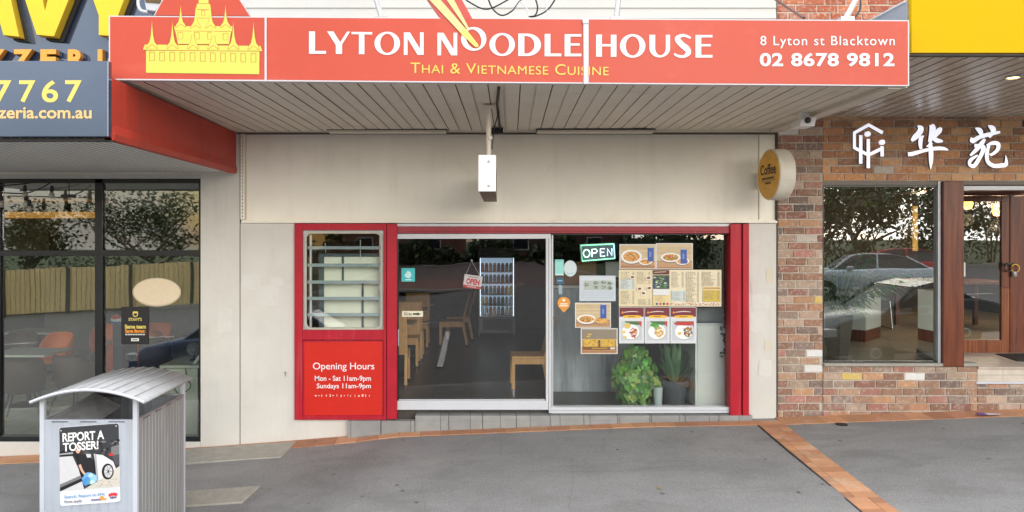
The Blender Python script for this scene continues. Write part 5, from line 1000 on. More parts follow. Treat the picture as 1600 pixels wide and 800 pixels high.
k = MB(); k.box(FX0 - .03, FX1 + .03, FY - .02, FY - .001, fz(403), fz(389), mat('fridge_header', (.14, .17, .21), .4)); link('header', k, frg)
BC = [C(200, 60, 40), C(230, 190, 60), C(150, 60, 30), C(60, 120, 60), C(190, 195, 200), C(225, 120, 40), C(60, 60, 70), C(200, 180, 150)]
LED = mat('fridge_led', (.8, .85, .9), .5, var=0, emit=(.75, .86, 1), estr=1.3)
k = MB(); k.box(FX0 + .002, FX0 + .014, FY + .03, FY + .05, fz(494), fz(396), LED); k.box(FX1 - .014, FX1 - .002, FY + .03, FY + .05, fz(494), fz(396), LED); link('lamp_strip', k, frg)
shz = [fz(p) for p in (425, 443, 461, 478, 494)]
for i, z in enumerate(shz):
    k = MB(); k.box(FX0 + .004, FX1 - .004, FY + .06, 6.9, z - .012, z, ALU_GREY); link('shelf', k, frg)
    for j in range(8):
        m = BC[(i * 3 + j // 2) % 8]; x = FX0 + .05 + j * (FX1 - FX0 - .1) / 7; k = MB(); k.lathe([(.034, 0), (.036, .01), (.036, .125), (.026, .15), (.024, .17)], (x, FY + .16, z), m, 10); solo('bottle', k, 'small drink bottle in the lit glass door fridge', 'bottle', 'bottles in the drinks fridge', smooth=True)
# timber dining chairs
def timber_chair():
    t = thing('dining_chair', (0, 0, 0), '', 'chair'); Wd = .43
    k = MB(); k.box(-.215, .215, -.225, .2, .43, .46, WOOD); o = link('seat', k, t, bevel=.006)
    k = MB(); k.box(-.2, .2, -.215, -.195, .36, .43, WOOD); k.box(-.205, -.185, -.2, .19, .36, .43, WOOD); k.box(.185, .205, -.2, .19, .36, .43, WOOD); link('apron', k, t)
    k = MB(); k.prism([(-.215, .17, .46), (.215, .17, .46), (.215, .30, .94), (-.215, .30, .94)], (0, .022, 0), WOOD); link('backrest', k, t, bevel=.005)
    for sx in (-1, 1):
        for b in (0, 1):
            k = MB(); x = sx * .195
            if b: k.prism([(x - .02, .155, .46), (x + .02, .155, .46), (x + .02, .235, .05), (x - .02, .235, .05)], (0, .042, 0), WOOD); y = .256
            else: k.box(x - .02, x + .02, -.225, -.185, .05, .43, WOOD); y = -.205
            l = link('leg', k, t, bevel=.004); k = MB(); k.lathe([(.02, .0), (.022, .05), (.012, .055)], (x, y, 0), CHROME, 10); link('foot_tip', k, l)
    return t
dc = timber_chair(); G3 = 'timber chairs in the noodle shop'
put(dc, .74, 1.15, 0, -90, 'timber chair standing alone just behind the right edge of the sliding door', G3, True)
for x, y, rz, lb in ((-1.02, 1.45, 180, 'timber chair at the left wall nearest the street, behind the red post'), (-.98, 2.85, 0, 'second timber chair along the left wall, facing the street'), (-.96, 3.55, 180, 'third timber chair along the left wall, back turned to the street'), (-.94, 4.75, 0, 'fourth timber chair along the left wall'), (-.32, 5.0, -90, 'timber chair seen side on left of the drinks fridge'), (-.22, 5.75, -90, 'timber chair seen side on, closest to the drinks fridge')): put(dc, x, y, 0, rz, lb, G3)
def timber_table():
    t = thing('dining_table', (0, 0, 0), '', 'table'); k = MB(); k.box(-.6, .33, -.35, .35, .72, .75, WOOD); link('tabletop', k, t, bevel=.005); k = MB(); k.box(-.08, .0, -.04, .04, .03, .72, BLEG); link('pedestal', k, t); k = MB(); k.box(-.3, .2, -.25, .25, 0, .025, BLEG); link('base', k, t); return t
tt = timber_table(); G4 = 'timber tables in the noodle shop'
put(tt, -1.1, 2.1, 0, 0, 'timber table nearest the street, left behind the sliding door', G4, True); put(tt, -1.05, 4.1, 0, 0, 'timber table deeper in the noodle shop along the left wall', G4); put(tt, -1.0, 5.35, 0, 0, 'timber table furthest back, beside the side-on chairs', G4)
# board behind the louvres: cream panels in a blue-grey frame
cp = thing('cream_screen', (-1.4, .6, 0), 'cream panelled screen in a blue grey frame behind the louvre window', 'screen'); yy = .17; BGF = mat('blue_grey_frame', (.06, .085, .10), .5)
k = MB(); k.pbox(498, 605, 396, 401, yy, yy + .05, BGF); k.pbox(498, 506, 401, 640, yy, yy + .05, BGF); k.pbox(534, 537, 401, 439, yy + .002, yy + .05, BGF); k.pbox(565, 568, 439, 640, yy + .002, yy + .05, BGF); link('frame', k, cp); k = MB(); k.pbox(506, 605, 401, 640, yy + .02, yy + .045, mat('cream_panel', (.84, .86, .72), .6, var=.04, emit=(.72, .76, .6), estr=.0)); link('panel', k, cp)
k = MB(); k.box(X(604, yy), X(607, yy), .12, 1.2, 0, 2.6, DKW); k.box(-2.6, X(607, yy), 1.2, 1.24, 0, 2.7, mat('brick_red_dim', (.16, .07, .05), .8, var=.3)); struct('partition_wall', k)
# pot plants behind the glass
po1 = thing('pothos_plant', (X(994, .33), .36, 0), 'bushy green pothos with variegated leaves in the shop window', 'pot plant')
k = MB(); c0 = (X(996, .36), .42, 0); k.lathe([(.08, 0), (.11, .26), (.115, .27), (.10, .26)], c0, C(70, 74, 72), 20); link('pot', k, po1, smooth=True)
PG = [(.06, .20, .025), (.09, .27, .03), (.045, .14, .02), (.13, .34, .04), (.17, .36, .05), (.30, .40, .10)]
def heart(k, c, size, nrm, roll, col):
    k.cur = col; n = Vector(nrm).normalized(); u = n.cross(Vector((0, 0, 1))).normalized(); v = u.cross(n) * -1; v = (-v if v.z > 0 else v)   # v points down the leaf
    a = R(roll); u2 = u * math.cos(a) + v * math.sin(a); v2 = v * math.cos(a) - u * math.sin(a); c = Vector(c)
    out_ = [(0, 0, 0), (.28, -.16, .05), (.5, .06, .0), (.46, .4, -.04), (.26, .74, -.08), (0, 1.0, -.22), (-.26, .74, -.08), (-.46, .4, -.04), (-.5, .06, .0), (-.28, -.16, .05)]
    mid = [(0, .35, -.10), (0, .7, -.14)]; V = [c + (u2 * x + v2 * y + n * -(-z)) * size for x, y, z in out_ + mid]
    k.faces([tuple(p) for p in V], [(0, 1, 2, 10), (10, 2, 3), (10, 3, 4, 11), (11, 4, 5), (0, 10, 8, 9), (10, 7, 8), (10, 11, 6, 7), (11, 5, 6)], LEAF)
k = MB()
for i in range(470):
    a = random.random() * 2 * math.pi; hgt = random.random(); rad = (.27 - .05 * hgt) * (1 - .28 * abs(2 * hgt - .9) ** 2) * (.55 + .5 * random.random()) * (.74 + .36 * math.sin(math.pi * min(1, hgt * 1.15)))
    p = (c0[0] + rad * math.cos(a) * 1.0, c0[1] + .01 + rad * .66 * math.sin(a), .04 + hgt * .62 + J(.03))
    heart(k, p, random.uniform(.045, .10), (math.cos(a) + J(.5), -abs(math.sin(a)) - .35 + J(.4), .45 + J(.5)), random.uniform(-50, 50), tuple(v * random.uniform(.75, 1.25) for v in random.choice(PG)))
for i in range(14):
    a = random.random() * 6.28; k.cur = (.09, .16, .04); k.tube(cr([(c0[0], c0[1], .3), (c0[0] + .12 * math.cos(a), c0[1] + .07 * math.sin(a), .55 + J(.08)), (c0[0] + .22 * math.cos(a), c0[1] + .11 * math.sin(a), .3 + J(.2))], 5), .005, LEAF, 5)
link('foliage', k, po1, recalc=False)
po2 = thing('snake_plant', (X(1053, .38), .38, 0), 'snake plant with tall pointed leaves in a dark grey pot', 'pot plant'); c1 = (X(1055, .40), .42, 0); zr = Z(593, .40)
POT = mat('charcoal_pot', (.055, .065, .08), .55, var=.08); k = MB(); k.lathe([(.115, 0), (.135, zr - .075), (.163, zr - .07), (.166, zr), (.15, zr), (.14, zr - .03), (.01, zr - .03)], c1, POT, 32); link('pot', k, po2, smooth=False)
SG = [(.07, .17, .075), (.11, .23, .11), (.08, .19, .085), (.20, .30, .15)]
k = MB()
for i in range(34):
    az = random.random() * 6.28; tilt = random.random() ** .7; L_ = random.uniform(.32, .56); b = (c1[0] + .06 * math.cos(az) * tilt, c1[1] + .06 * math.sin(az) * tilt, zr - .03); blade(k, b, az, L_, random.uniform(.055, .08), R(89 - tilt * 48), .06, .12, 6, random.choice(SG))
for az, L_ in ((3.3, .42), (2.9, .38), (.15, .40), (-.25, .34)): blade(k, (c1[0], c1[1] - .03, zr - .03), az, L_, .045, R(48), .3, .1, 6, random.choice(SG))
link('foliage', k, po2, recalc=False)
k = MB(); k.lathe([(.045, 0), (.055, .2), (.05, .2)], (X(1029, .3), .33, 0), C(190, 205, 205), 18); solo('white_tub', k, 'small pale tub on the floor between the two pot plants', 'tub')
hp = thing('hanging_foliage', (X(1138, .2), .2, Z(520, .2)), 'dark trailing foliage hanging beside the right red post', 'hanging plant'); k = MB()
for s_ in range(7):
    q = cr([(X(1141 + J(3), .22), .22 + J(.06), Z(445 + random.random() * 30, .22)), (X(1137 + J(5), .2), .2 + J(.05), Z(505 + J(10), .2)), (X(1131 + J(9), .2), .2 + J(.05), Z(535 + random.random() * 22, .2))], 6); k.cur = (.03, .05, .02); k.tube(q, .003, LEAF, 4)
    for p in q:
        for _ in range(4): heart(k, (p[0] + J(.05), p[1] + J(.03), p[2] + J(.03)), random.uniform(.022, .036), (J(1), -1, .4 + J(.5)), random.uniform(-90, 90), random.choice([(.025, .05, .02), (.04, .075, .025), (.02, .035, .018)]))
link('foliage', k, hp, recalc=False)

# ------------------------------------------------------------------ printed things behind the window glass
YW = .047
def blobs(k, cx, cy, rx, ry, cols, n, s=1.3):
    for _ in range(n):
        a = random.random() * 6.28; r_ = random.random() ** .5; k.ell(cx + rx * r_ * math.cos(a), cy + ry * r_ * math.sin(a), s * random.uniform(.5, 1.3), s * random.uniform(.35, .9), C(*random.choice(cols)), 7, .25)
NOOD = [(222, 170, 80), (205, 140, 60), (190, 110, 60), (235, 195, 120), (150, 90, 50), (200, 90, 60), (110, 140, 60)]
WD = [(176, 130, 90), (160, 112, 74), (190, 146, 104)]
def food_poster(x0, y0, x1, y1, label, kind):
    k = Card(YW, step=.00002); w_, h_ = x1 - x0, y1 - y0; k.sheet(x0, y0, x1, y1, C(225, 225, 222), .002); a = 1.3
    k.rect(x0 + a, y0 + a, x1 - a, y1 - a, C(206, 186, 150))
    for i in range(8): k.rect(x0 + a, y0 + h_ * (.1 + i * .05), x1 - a, y0 + h_ * (.12 + i * .05), C(*random.choice([(196, 176, 140), (214, 196, 160), (188, 164, 124)])))
    for i in range(6): k.rect(x0 + a, y0 + h_ * (.68 + i * .05), x1 - a, y0 + h_ * (.725 + i * .05), C(*random.choice(WD)))
    if kind == 'rolls':
        k.rect(x0 + a, y0 + a, x1 - a, y0 + h_ * .42, C(140, 128, 112)); k.rect(x0 + w_ * .05, y0 + h_ * .46, x1 - w_ * .05, y0 + h_ * .84, C(120, 78, 44))
        for sx in (.07, .53): k.poly(rrp(x0 + w_ * sx, y0 + h_ * .42, x0 + w_ * (sx + .40), y0 + h_ * .72, 1.5), C(206, 168, 70)); blobs(k, x0 + w_ * (sx + .2), y0 + h_ * .57, w_ * .18, h_ * .11, [(230, 200, 90), (190, 140, 50), (220, 180, 80), (170, 120, 40)], 46, 1.2)
        k.ell(x0 + w_ * .5, y0 + h_ * .5, 1.6, 1.8, C(70, 66, 62)); k.stroke([(x0 + w_ * .3, y0 + h_ * .78, .8), (x0 + w_ * .72, y0 + h_ * .77, .8)], C(225, 190, 70), smooth=False); k.rect(x0 + w_ * .8, y0 + h_ * .74, x0 + w_ * .93, y0 + h_ * .82, C(210, 205, 200))
        k.ell(x0 + w_ * .24, y0 + h_ * .24, 3, 1.3, C(225, 190, 60), 10, .2); k.ell(x0 + w_ * .2, y0 + h_ * .32, 3, .9, C(225, 190, 60), 10, .2)
    else:
        f = {'a': (.33, .5, .28, .26), 'b': (.40, .55, .26, .16), 'c': (.32, .66, .25, .17)}[kind]
        k.ell(x0 + w_ * .24, y0 + h_ * .2, 3, 1.1, C(226, 196, 80), 10, .2)
        cx, cy = x0 + w_ * f[0], y0 + h_ * f[1]; k.ell(cx, cy + 1, w_ * f[2] + .9, h_ * f[3] + 1.4, C(120, 110, 105), 24); k.ell(cx, cy, w_ * f[2] + .6, h_ * f[3] + .8, C(236, 236, 232), 24); k.ell(cx, cy, w_ * f[2] * .82, h_ * f[3] * .78, C(210, 150, 80), 24); blobs(k, cx, cy, w_ * f[2] * .74, h_ * f[3] * .68, NOOD, 60, 1.5)
        cx, cy = x0 + w_ * .72, y0 + h_ * .70; k.ell(cx, cy + .8, w_ * .19, h_ * .16, C(130, 120, 110), 20, .05); k.ell(cx, cy, w_ * .185, h_ * .14, C(235, 234, 230) if kind != 'c' else C(216, 170, 90), 20, .05); k.ell(cx, cy, w_ * .15, h_ * .10, C(220, 168, 82), 16); blobs(k, cx, cy, w_ * .13, h_ * .09, NOOD, 30, 1.2)
        bx = {'a': .86, 'b': .75, 'c': .79}[kind]; bw_, bh_ = w_ * .085, h_ * .3; by = y0 + h_ * ({'a': .42, 'b': .52, 'c': .36}[kind])
        k.rect(x0 + w_ * bx - bw_, by - bh_, x0 + w_ * bx + bw_, by + bh_ * .9, C(48, 88, 170)); k.rect(x0 + w_ * bx - bw_ * .9, by - bh_ * 1.05, x0 + w_ * bx + bw_ * .9, by - bh_ * .9, C(180, 185, 190)); k.rect(x0 + w_ * bx - bw_ * .4, by - bh_ * .4, x0 + w_ * bx + bw_ * .2, by + bh_ * .3, C(110, 140, 200)); k.ell(x0 + w_ * .9, y0 + h_ * .82, 2.4, 1.6, C(206, 150, 70), 10, .2)
    return solo('food_poster', k, label, 'poster', 'food posters on the shop window')
food_poster(968, 381.5, 1024.6, 420.5, 'top row food poster with a big noodle plate, right beside the neon sign', 'a'); food_poster(1025, 380, 1082.6, 420.5, 'top row food poster with two small plates, at the right of its row', 'b')
food_poster(898.5, 473, 954.5, 512, 'food poster with a tall blue can, below the pale sheet', 'c'); food_poster(907.5, 513, 965, 553, 'food poster with two yellow filled rolls, lowest of the window posters', 'rolls')
# menu sheet
k = Card(YW, step=.00002); k.sheet(967, 421.5, 1127.3, 479, C(226, 212, 176), .002); k.rect(1046, 422, 1126.8, 478.5, C(232, 222, 192)); INKG = [C(150, 140, 120), C(170, 160, 138), C(130, 120, 104)]
def lines(x0, y0, x1, y1, st=1.9, price=True):
    y = y0
    while y < y1:
        x = x0; e = x0 + (x1 - x0) * random.uniform(.45, .8)
        while x < e: wd = random.uniform(1.2, 3.6); k.rect(x, y, min(x + wd, e), y + .8, random.choice(INKG)); x += wd + .8
        if price: k.rect(x1 - 3, y, x1, y + .8, INKG[0])
        y += st
k.rect(969, 436, 991, 452, C(200, 214, 214)); lines(970, 425, 991, 450); lines(970, 455, 991, 474); lines(995, 425, 1016, 443); lines(997, 468, 1016, 476); lines(1049, 425, 1068, 448); lines(1071, 425, 1092, 474); lines(1096, 425, 1124, 447)
k.rect(1049, 454, 1071, 470, C(198, 214, 214)); lines(1050, 456, 1070, 469); k.rect(1098, 449, 1125, 451, C(200, 150, 40)); k.rect(1098, 453, 1125, 471, C(206, 180, 70)); lines(1100, 455, 1123, 468)
for cx, cy in ((988, 433), (1013, 434), (999, 451), (1014, 450), (1005, 458)): k.ell(cx, cy, 4.4, 3.3, C(240, 238, 232), 14); k.ell(cx, cy, 3, 2.1, C(120, 70, 40), 12, .1); blobs(k, cx, cy, 2.4, 1.6, [(90, 110, 50), (170, 80, 40), (150, 100, 60)], 8, .9)
k.rect(1020, 422, 1045.4, 428.5, C(96, 34, 34)); k.stroke([(1022, 425.5, .9), (1040, 424.5, .9)], C(220, 200, 180), smooth=False); k.rect(1020, 430, 1045.4, 451, C(40, 62, 62))
for _ in range(40): k.ell(1021.5 + random.random() * 22, 431 + random.random() * 19, random.uniform(1, 3.2), random.uniform(.6, 1.6), C(*random.choice([(60, 110, 60), (120, 150, 80), (30, 50, 70), (200, 205, 190), (50, 80, 140), (90, 120, 110)])), 8, .3)
k.rect(1020, 451.5, 1045.4, 461, C(225, 228, 230)); k.rect(1020, 462, 1045.4, 478, C(226, 204, 150)); lines(1023, 463.5, 1043, 470, 2, False)
for i, cc in enumerate(((60, 90, 160), (190, 60, 50), (50, 60, 90), (205, 50, 50))): k.ell(1026 + i * 5.4, 474.6, 2, 2, C(*cc), 10)
for i in range(14): k.ell(1050 + i * 5.4, 474.6 + J(.5), 2.9, 2.6, C(236, 232, 222), 10); blobs(k, 1050 + i * 5.4, 474.6, 2.2, 2, [(206, 140, 50), (190, 80, 40), (222, 180, 70), (150, 90, 40)], 7, 1)
solo('menu_sheet', k, 'wide cream printed menu taped across the middle of the window', 'menu')
for i, (a, b, dish) in enumerate(((967.3, 1006.4, 0), (1007.2, 1046.6, 1), (1047.4, 1088.2, 2))):
    k = Card(YW, step=.00002); k.sheet(a, 480, b, 536.5, C(216, 220, 226), .002); k.rect(a + .6, 480.6, b - .6, 495, C(116, 32, 44)); k.stroke([(a + 8, 488, .9), (a + 20, 486.6, 1.3), (b - 9, 487.4, .7)], C(232, 226, 220)); k.poly([(a + 3, 489.5), (a + 5.6, 486), (a + 8, 489.5)], C(230, 160, 50)); k.poly([(a + 6, 493.6), (a + 12, 492.6), (b - 10, 492.6), (b - 4, 493.6), (b - 6, 497), (a + 8, 497)], C(240, 190, 50)); k.rect(a + 14, 494.4, b - 14, 495.4, C(120, 60, 30))
    k.rect(a + 3, 501.5, b - 3.4, 532, C(196, 204, 210)); cx = (a + b) / 2 + (1, 2, 3)[dish]; k.poly([(a + 8, 502), (b - 4, 502), (b - 4, 508), (a + 14, 507)], C(70, 110, 70)); k.poly([(b - 10, 502), (b - 4, 502), (b - 4, 512)], C(190, 70, 60))
    k.ell(cx - 2, 519, 14.5, 12.4, C(175, 184, 192), 26); k.ell(cx - 2.4, 518.4, 13.8, 11.8, C(240, 243, 246), 26)
    if dish == 0: k.ell(a + 13, 509, 5.4, 4.8, C(214, 196, 140), 16); k.ell(a + 13, 509, 3.8, 3.2, C(226, 190, 90), 14); k.ell(a + 7, 519, 3, 2.8, C(228, 205, 120), 12, .1); k.ell(a + 9, 527, 3, 2, C(226, 200, 110), 12, .1); blobs(k, cx + 2, 520, 5.5, 8, [(176, 90, 50), (200, 140, 90), (150, 70, 40), (222, 180, 140), (190, 60, 40)], 42, 1.7)
    elif dish == 1: k.ell(cx - 6, 508, 7, 3.4, C(80, 150, 60), 12, .2); k.ell(cx - 3, 512, 4, 3.4, C(110, 170, 80), 10, .2); blobs(k, cx + 1, 519, 6.5, 7.5, [(222, 180, 90), (232, 200, 120), (206, 156, 70), (216, 170, 80)], 60, 1.6)
    else: k.poly([(a + 5, 504), (a + 22, 502), (b - 6, 504), (b - 10, 509), (a + 8, 508)], C(190, 60, 55)); blobs(k, cx + 4, 519, 6.5, 8, [(160, 100, 50), (110, 120, 50), (190, 120, 60), (130, 70, 40), (90, 110, 50)], 56, 1.7); k.ell(cx - 9, 521, 2.8, 2.4, C(226, 190, 70), 12, .1)
    solo('dish_poster', k, ('white dish poster with a maroon header, meat and an egg bowl on the plate', 'white dish poster with a maroon header and yellow noodles with green leaf on the plate', 'white dish poster with a maroon header and red chillies above the plate')[i], 'poster', 'three dish posters in a row')
# pale sheet, pin, small stickers
k = Card(YW, step=.00002); k.sheet(905.3, 430.6, 962, 470.5, C(196, 206, 216), .002); k.rect(907, 432, 960.5, 438, C(206, 214, 222)); k.rect(912, 438.5, 955, 453, C(178, 186, 180))
for cx, cy in ((916, 445), (931, 442), (931, 449), (943, 441), (943, 449), (953, 443), (953, 450)): k.ell(cx, cy, 4.4, 3, C(150, 165, 150), 12, .1); blobs(k, cx, cy, 3, 2, [(70, 110, 90), (90, 130, 110), (60, 80, 80), (190, 195, 185)], 9, 1.2)
for i in range(3): k.rect(909, 457 + i * 3.6, 958, 457.7 + i * 3.6, C(176, 188, 204))
solo('printed_sheet', k, 'faded pale blue sheet with small dish pictures under the neon sign', 'printed sheet')
k = Card(YW, step=.00002); k.poly([(871 + 10 + 10 * math.cos(a), 473 + 9 * math.sin(a)) for a in [R(i) for i in range(170, 371, 10)]] + [(889, 480), (881, 488.5), (873, 480)], C(226, 152, 56), .002)
for i, (a, b) in enumerate(((875, 887), (874, 888))): k.rect(a, 474 + i * 3, b, 475.6 + i * 3, C(250, 236, 214))
k.ell(881, 469, 2.6, 2.2, C(250, 230, 200), 10); solo('pin_sticker', k, 'orange map pin shaped sticker low on the left of the window', 'sticker')
k = Card(YW, step=.00002); k.ell(891, 419.5, 10.2, 12.6, C(196, 214, 220), 28, t=.002); k.ell(891, 419.5, 8.6, 10.8, C(206, 222, 226), 26); k.stroke([(885, 425, .8), (890, 428, .8), (896, 426, .8)], C(120, 170, 180)); solo('round_sticker', k, 'pale round sticker beside the teal sticker on the window', 'sticker')
k = Card(YW - .002, step=.00002); k.sheet(867, 405.5, 881, 430.5, C(120, 205, 200), .0015); k.rect(868, 409, 880, 428, C(150, 220, 214)); k.rect(868, 428, 880, 429.6, C(230, 240, 240)); solo('teal_sticker', k, 'small upright teal sticker on the left edge of the window', 'sticker')
k = Card(YW, step=.00002); k.sheet(869.4, 434, 881, 444, C(36, 92, 124), .002); k.rect(871, 438, 879, 439.2, C(160, 200, 210)); k.sheet(873, 445.5, 878.4, 459.5, C(150, 170, 190), .002); solo('blue_sticker', k, 'small dark blue sticker with a pale tag below the teal one', 'sticker')
# neon sign
ne = thing('neon_sign', (X(933, .2), .2, Z(395, .2)), 'lit neon sign reading OPEN in a green and blue frame in the window', 'neon sign'); NB = mat('neon_back', (.05, .10, .12), .3, var=.05); yn = .2
nq = [(905.5, 381.5), (961, 379), (962.5, 405), (908, 410)]; k = MB(); k.prism([P(a, b, yn) for a, b in nq], (0, .012, 0), NB); link('backing', k, ne)
def neon(name, pts, col, est, r_=.006, par=None): k = MB(); k.tube(pts, r_, mat('neon_' + name, col, .4, var=0, emit=col, estr=est), 8); return link('tube', k, par or ne, smooth=True)
q4 = [(907.5, 383.5), (959, 381.2), (960.6, 403.6), (909.8, 407.8)]
neon('green', [P(*q4[1], yn - .012), P(*q4[0], yn - .012), P(*q4[3], yn - .012), P(*q4[2], yn - .012)], (.25, .85, .45), 1.5); neon('cyan', [P(*q4[1], yn - .012), P(*q4[2], yn - .012)], (.35, .7, .95), 1.5)
NW = (.75, 1, .85); yo = yn - .014; ep = lambda cx, cy, rx, ry: [P(cx + rx * math.cos(R(a)), cy + ry * math.sin(R(a)), yo) for a in range(0, 361, 24)]
neon('white', ep(916.5, 396, 5, 6), NW, 1.3); neon('white', [P(925, 401.5, yo), P(925, 389.5, yo), P(931, 389.3, yo), P(933.3, 392, yo), P(931, 395.3, yo), P(925, 395.6, yo)], NW, 1.3); NBW = (.7, .85, 1)
neon('ice', [P(945, 388.5, yo), P(938, 388.8, yo), P(938.3, 400.4, yo), P(945.4, 400, yo)], NBW, 1.3); neon('ice', [P(938.2, 394.4, yo), P(944, 394.2, yo)], NBW, 1.3); neon('ice', [P(949.3, 399.8, yo), P(949, 388.4, yo), P(956.4, 399.4, yo), P(956, 388, yo)], NBW, 1.3)
k = MB(); k.tube([P(915, 381, yn), P(915, 360, yn)], .003, RUBBER, 4); k.tube([P(950, 379.5, yn), P(950, 360, yn)], .003, RUBBER, 4); link('hanging_wire', k, ne)
# door stickers and the hanging open card
YDR = .022
k = Card(YDR, step=.00002); k.sheet(627.3, 419, 648.3, 440, C(60, 184, 190), .002); k.poly([(634, 427), (637, 423), (641, 425), (643, 430), (640, 435), (635, 434), (632, 431)], C(190, 232, 234)); k.rect(633, 436.5, 643, 437.8, C(210, 240, 240)); solo('turquoise_sticker', k, 'square turquoise delivery sticker on the left of the sliding door', 'sticker')
k = Card(YDR, step=.00002); k.sheet(628, 486, 661, 495, C(226, 222, 196), .002); k.text('Slide', 631, 488, 643.5, 493, C(90, 84, 76), .02); k.rect(645, 489.2, 653, 492, C(40, 38, 36)); k.poly([(652, 488), (657.5, 490.6), (652, 493.2)], C(40, 38, 36)); solo('slide_label', k, 'small cream label reading Slide with an arrow on the door', 'label')
def ow(x, y): a = R(8); return (738.5 + (x - 738.5) * math.cos(a) - (y - 440) * math.sin(a), 440 + (x - 738.5) * math.sin(a) + (y - 440) * math.cos(a))
oc = thing('open_card', (X(738, .06), .06, Z(440, .06)), 'white and red card reading OPEN hanging crooked behind the door glass', 'open sign'); k = Card(.06, ow, step=.00002); k.sheet(724.5, 430, 753, 450.5, C(232, 228, 230), .002); k.rect(724.5, 446.5, 753, 450.6, C(200, 50, 60)); k.text('OPEN', 728.5, 435.5, 749.5, 445, C(205, 40, 55), .05); k.rect(731, 432.4, 747, 433.6, C(150, 120, 125)); k.rect(731, 448, 745, 449, C(240, 220, 220)); link('card', k, oc, recalc=False)
k = MB(); k.tube([P(728, 429, .063), P(737, 408, .063), P(750, 431.5, .063)], .003, ALU, 5); k.lathe([(.012, -.008), (.014, 0), (.008, .01)], P(737, 407, .06), ALU, 10); link('chain', k, oc)
# ================================================================== THE STREET BEHIND THE VIEWER (seen in the glass)
def car(body, label):
    t = thing('parked_car', (0, 0, 0), label, 'car', 'cars in the street reflected in the glass'); CG = MATS.get('car_glass') or mat('car_glass', (.02, .025, .03), .06, var=0)
    prof = [(-2.2, .30), (-2.25, .62), (-2.12, .88), (-1.7, .98), (-1.15, 1.32), (-.7, 1.44), (.2, 1.46), (.65, 1.38), (1.15, 1.02), (1.9, .88), (2.2, .70), (2.25, .42), (2.2, .28)]
    low = [(-2.2, .30), (-2.25, .62), (-2.12, .88), (-1.7, .98), (1.15, 1.0), (1.9, .88), (2.2, .70), (2.25, .42), (2.2, .28)]
    k = MB(); W_ = .86; rows = [(.0, 1), (.55, 1.0), (.82, .985), (.86, .96)]
    k.prism([(x, -.84, z) for x, z in low], (0, 1.68, 0), body); o = link('body', k, t, bevel=.07, smooth=True)
    k = MB(); ca = [(-1.55, .97, .78), (-1.02, 1.33, .62), (-.6, 1.42, .60), (.2, 1.44, .60), (.6, 1.37, .62), (1.15, .99, .78)]
    V = [(x, -w_, z) for x, z, w_ in ca] + [(x, w_, z) for x, z, w_ in ca]; n = 6; k.faces(V, [(i, i + 1, i + 7, i + 6) for i in range(5)] + [(0, 1, 2, 3, 4, 5), (11, 10, 9, 8, 7, 6)], CG); link('window', k, t)
    k = MB(); q = [(-.98, 1.355, .60), (-.6, 1.44, .585), (.2, 1.46, .585), (.56, 1.39, .60)]; V = [(x, -w_, z) for x, z, w_ in q] + [(x, w_, z) for x, z, w_ in q]; k.faces(V, [(i, i + 1, i + 5, i + 4) for i in range(3)], body)
    for sy in (-1, 1):
        for (xa_, za_, wa), (xb_, zb2, wb) in (((-1.6, .95, .79), (-1.0, 1.35, .625)), ((.58, 1.39, .625), (1.18, .97, .79)), ((-.15, .97, .785), (-.18, 1.44, .607))): k.tube([(xa_, sy * wa, za_), (xb_, sy * wb, zb2)], .035, body, 6)
    o = link('roof', k, t); so = o.modifiers.new('thick', 'SOLIDIFY'); so.thickness = .03
    for x in (-1.4, 1.4):
        for sy in (-1, 1):
            k = MB(); k.lathe([(.2, -.1), (.3, -.1), (.325, -.07), (.325, .07), (.3, .1), (.2, .1)], (0, 0, 0), RUBBER, 24); k.xform(Matrix.Translation((x, sy * .78, .325)) @ Matrix.Rotation(R(90), 4, 'X')); w_ = link('wheel', k, t)
            k = MB(); k.lathe([(.2, -.085), (.06, -.105), (.06, .105), (.2, .085)], (0, 0, 0), ALU_GREY, 20); k.xform(Matrix.Translation((x, sy * .78, .325)) @ Matrix.Rotation(R(90), 4, 'X')); link('rim', k, w_)
    for sy in (-1, 1):
        k = MB(); k.box(2.02, 2.23, sy * .74 - .12, sy * .74 + .1, .62, .76, mat('headlamp', (.7, .72, .75), .15, var=0)); link('headlight', k, t, bevel=.02); k = MB(); k.box(-2.26, -2.1, sy * .72 - .12, sy * .72 + .1, .66, .82, mat('tail_lamp', (.4, .02, .02), .2, var=0)); link('tail_light', k, t, bevel=.02)
        k = MB(); k.box(.55, .75, sy * .92 - .08, sy * .92 + .08, .98, 1.10, body); link('mirror', k, t, bevel=.03)
    return t
SIL = mat('car_silver', (.50, .56, .62), .25, metal=.5, var=.02); CRED = mat('car_red', (.5, .02, .02), .25, var=.02); CWH = mat('car_teal', (.035, .06, .07), .22, metal=.3, var=.02); CBL = mat('car_dark_blue', (.05, .08, .16), .2, metal=.3, var=.02)
def place_car(m, lb, x, y, rz): c = car(m, lb); c.location = (x, y, ROAD_Z(x, y)); c.rotation_euler = (0, 0, R(rz)); c.rotation_euler.y = -math.atan(.038) * math.cos(R(rz)); return c
place_car(SIL, 'silver sedan waiting on the far lane, reflected in the brick restaurant window', 13.2, -16.4, 200); place_car(CRED, 'red car behind the silver sedan, reflected in the brick restaurant window', 16.0, -19.6, 200)
place_car(CWH, 'teal car parked at the near kerb, reflected low in the brick restaurant window', 8.2, -5.0, 180); place_car(CBL, 'dark blue car parked at the near kerb, reflected in the pizza shop glass', -3.95, -5.9, 180)
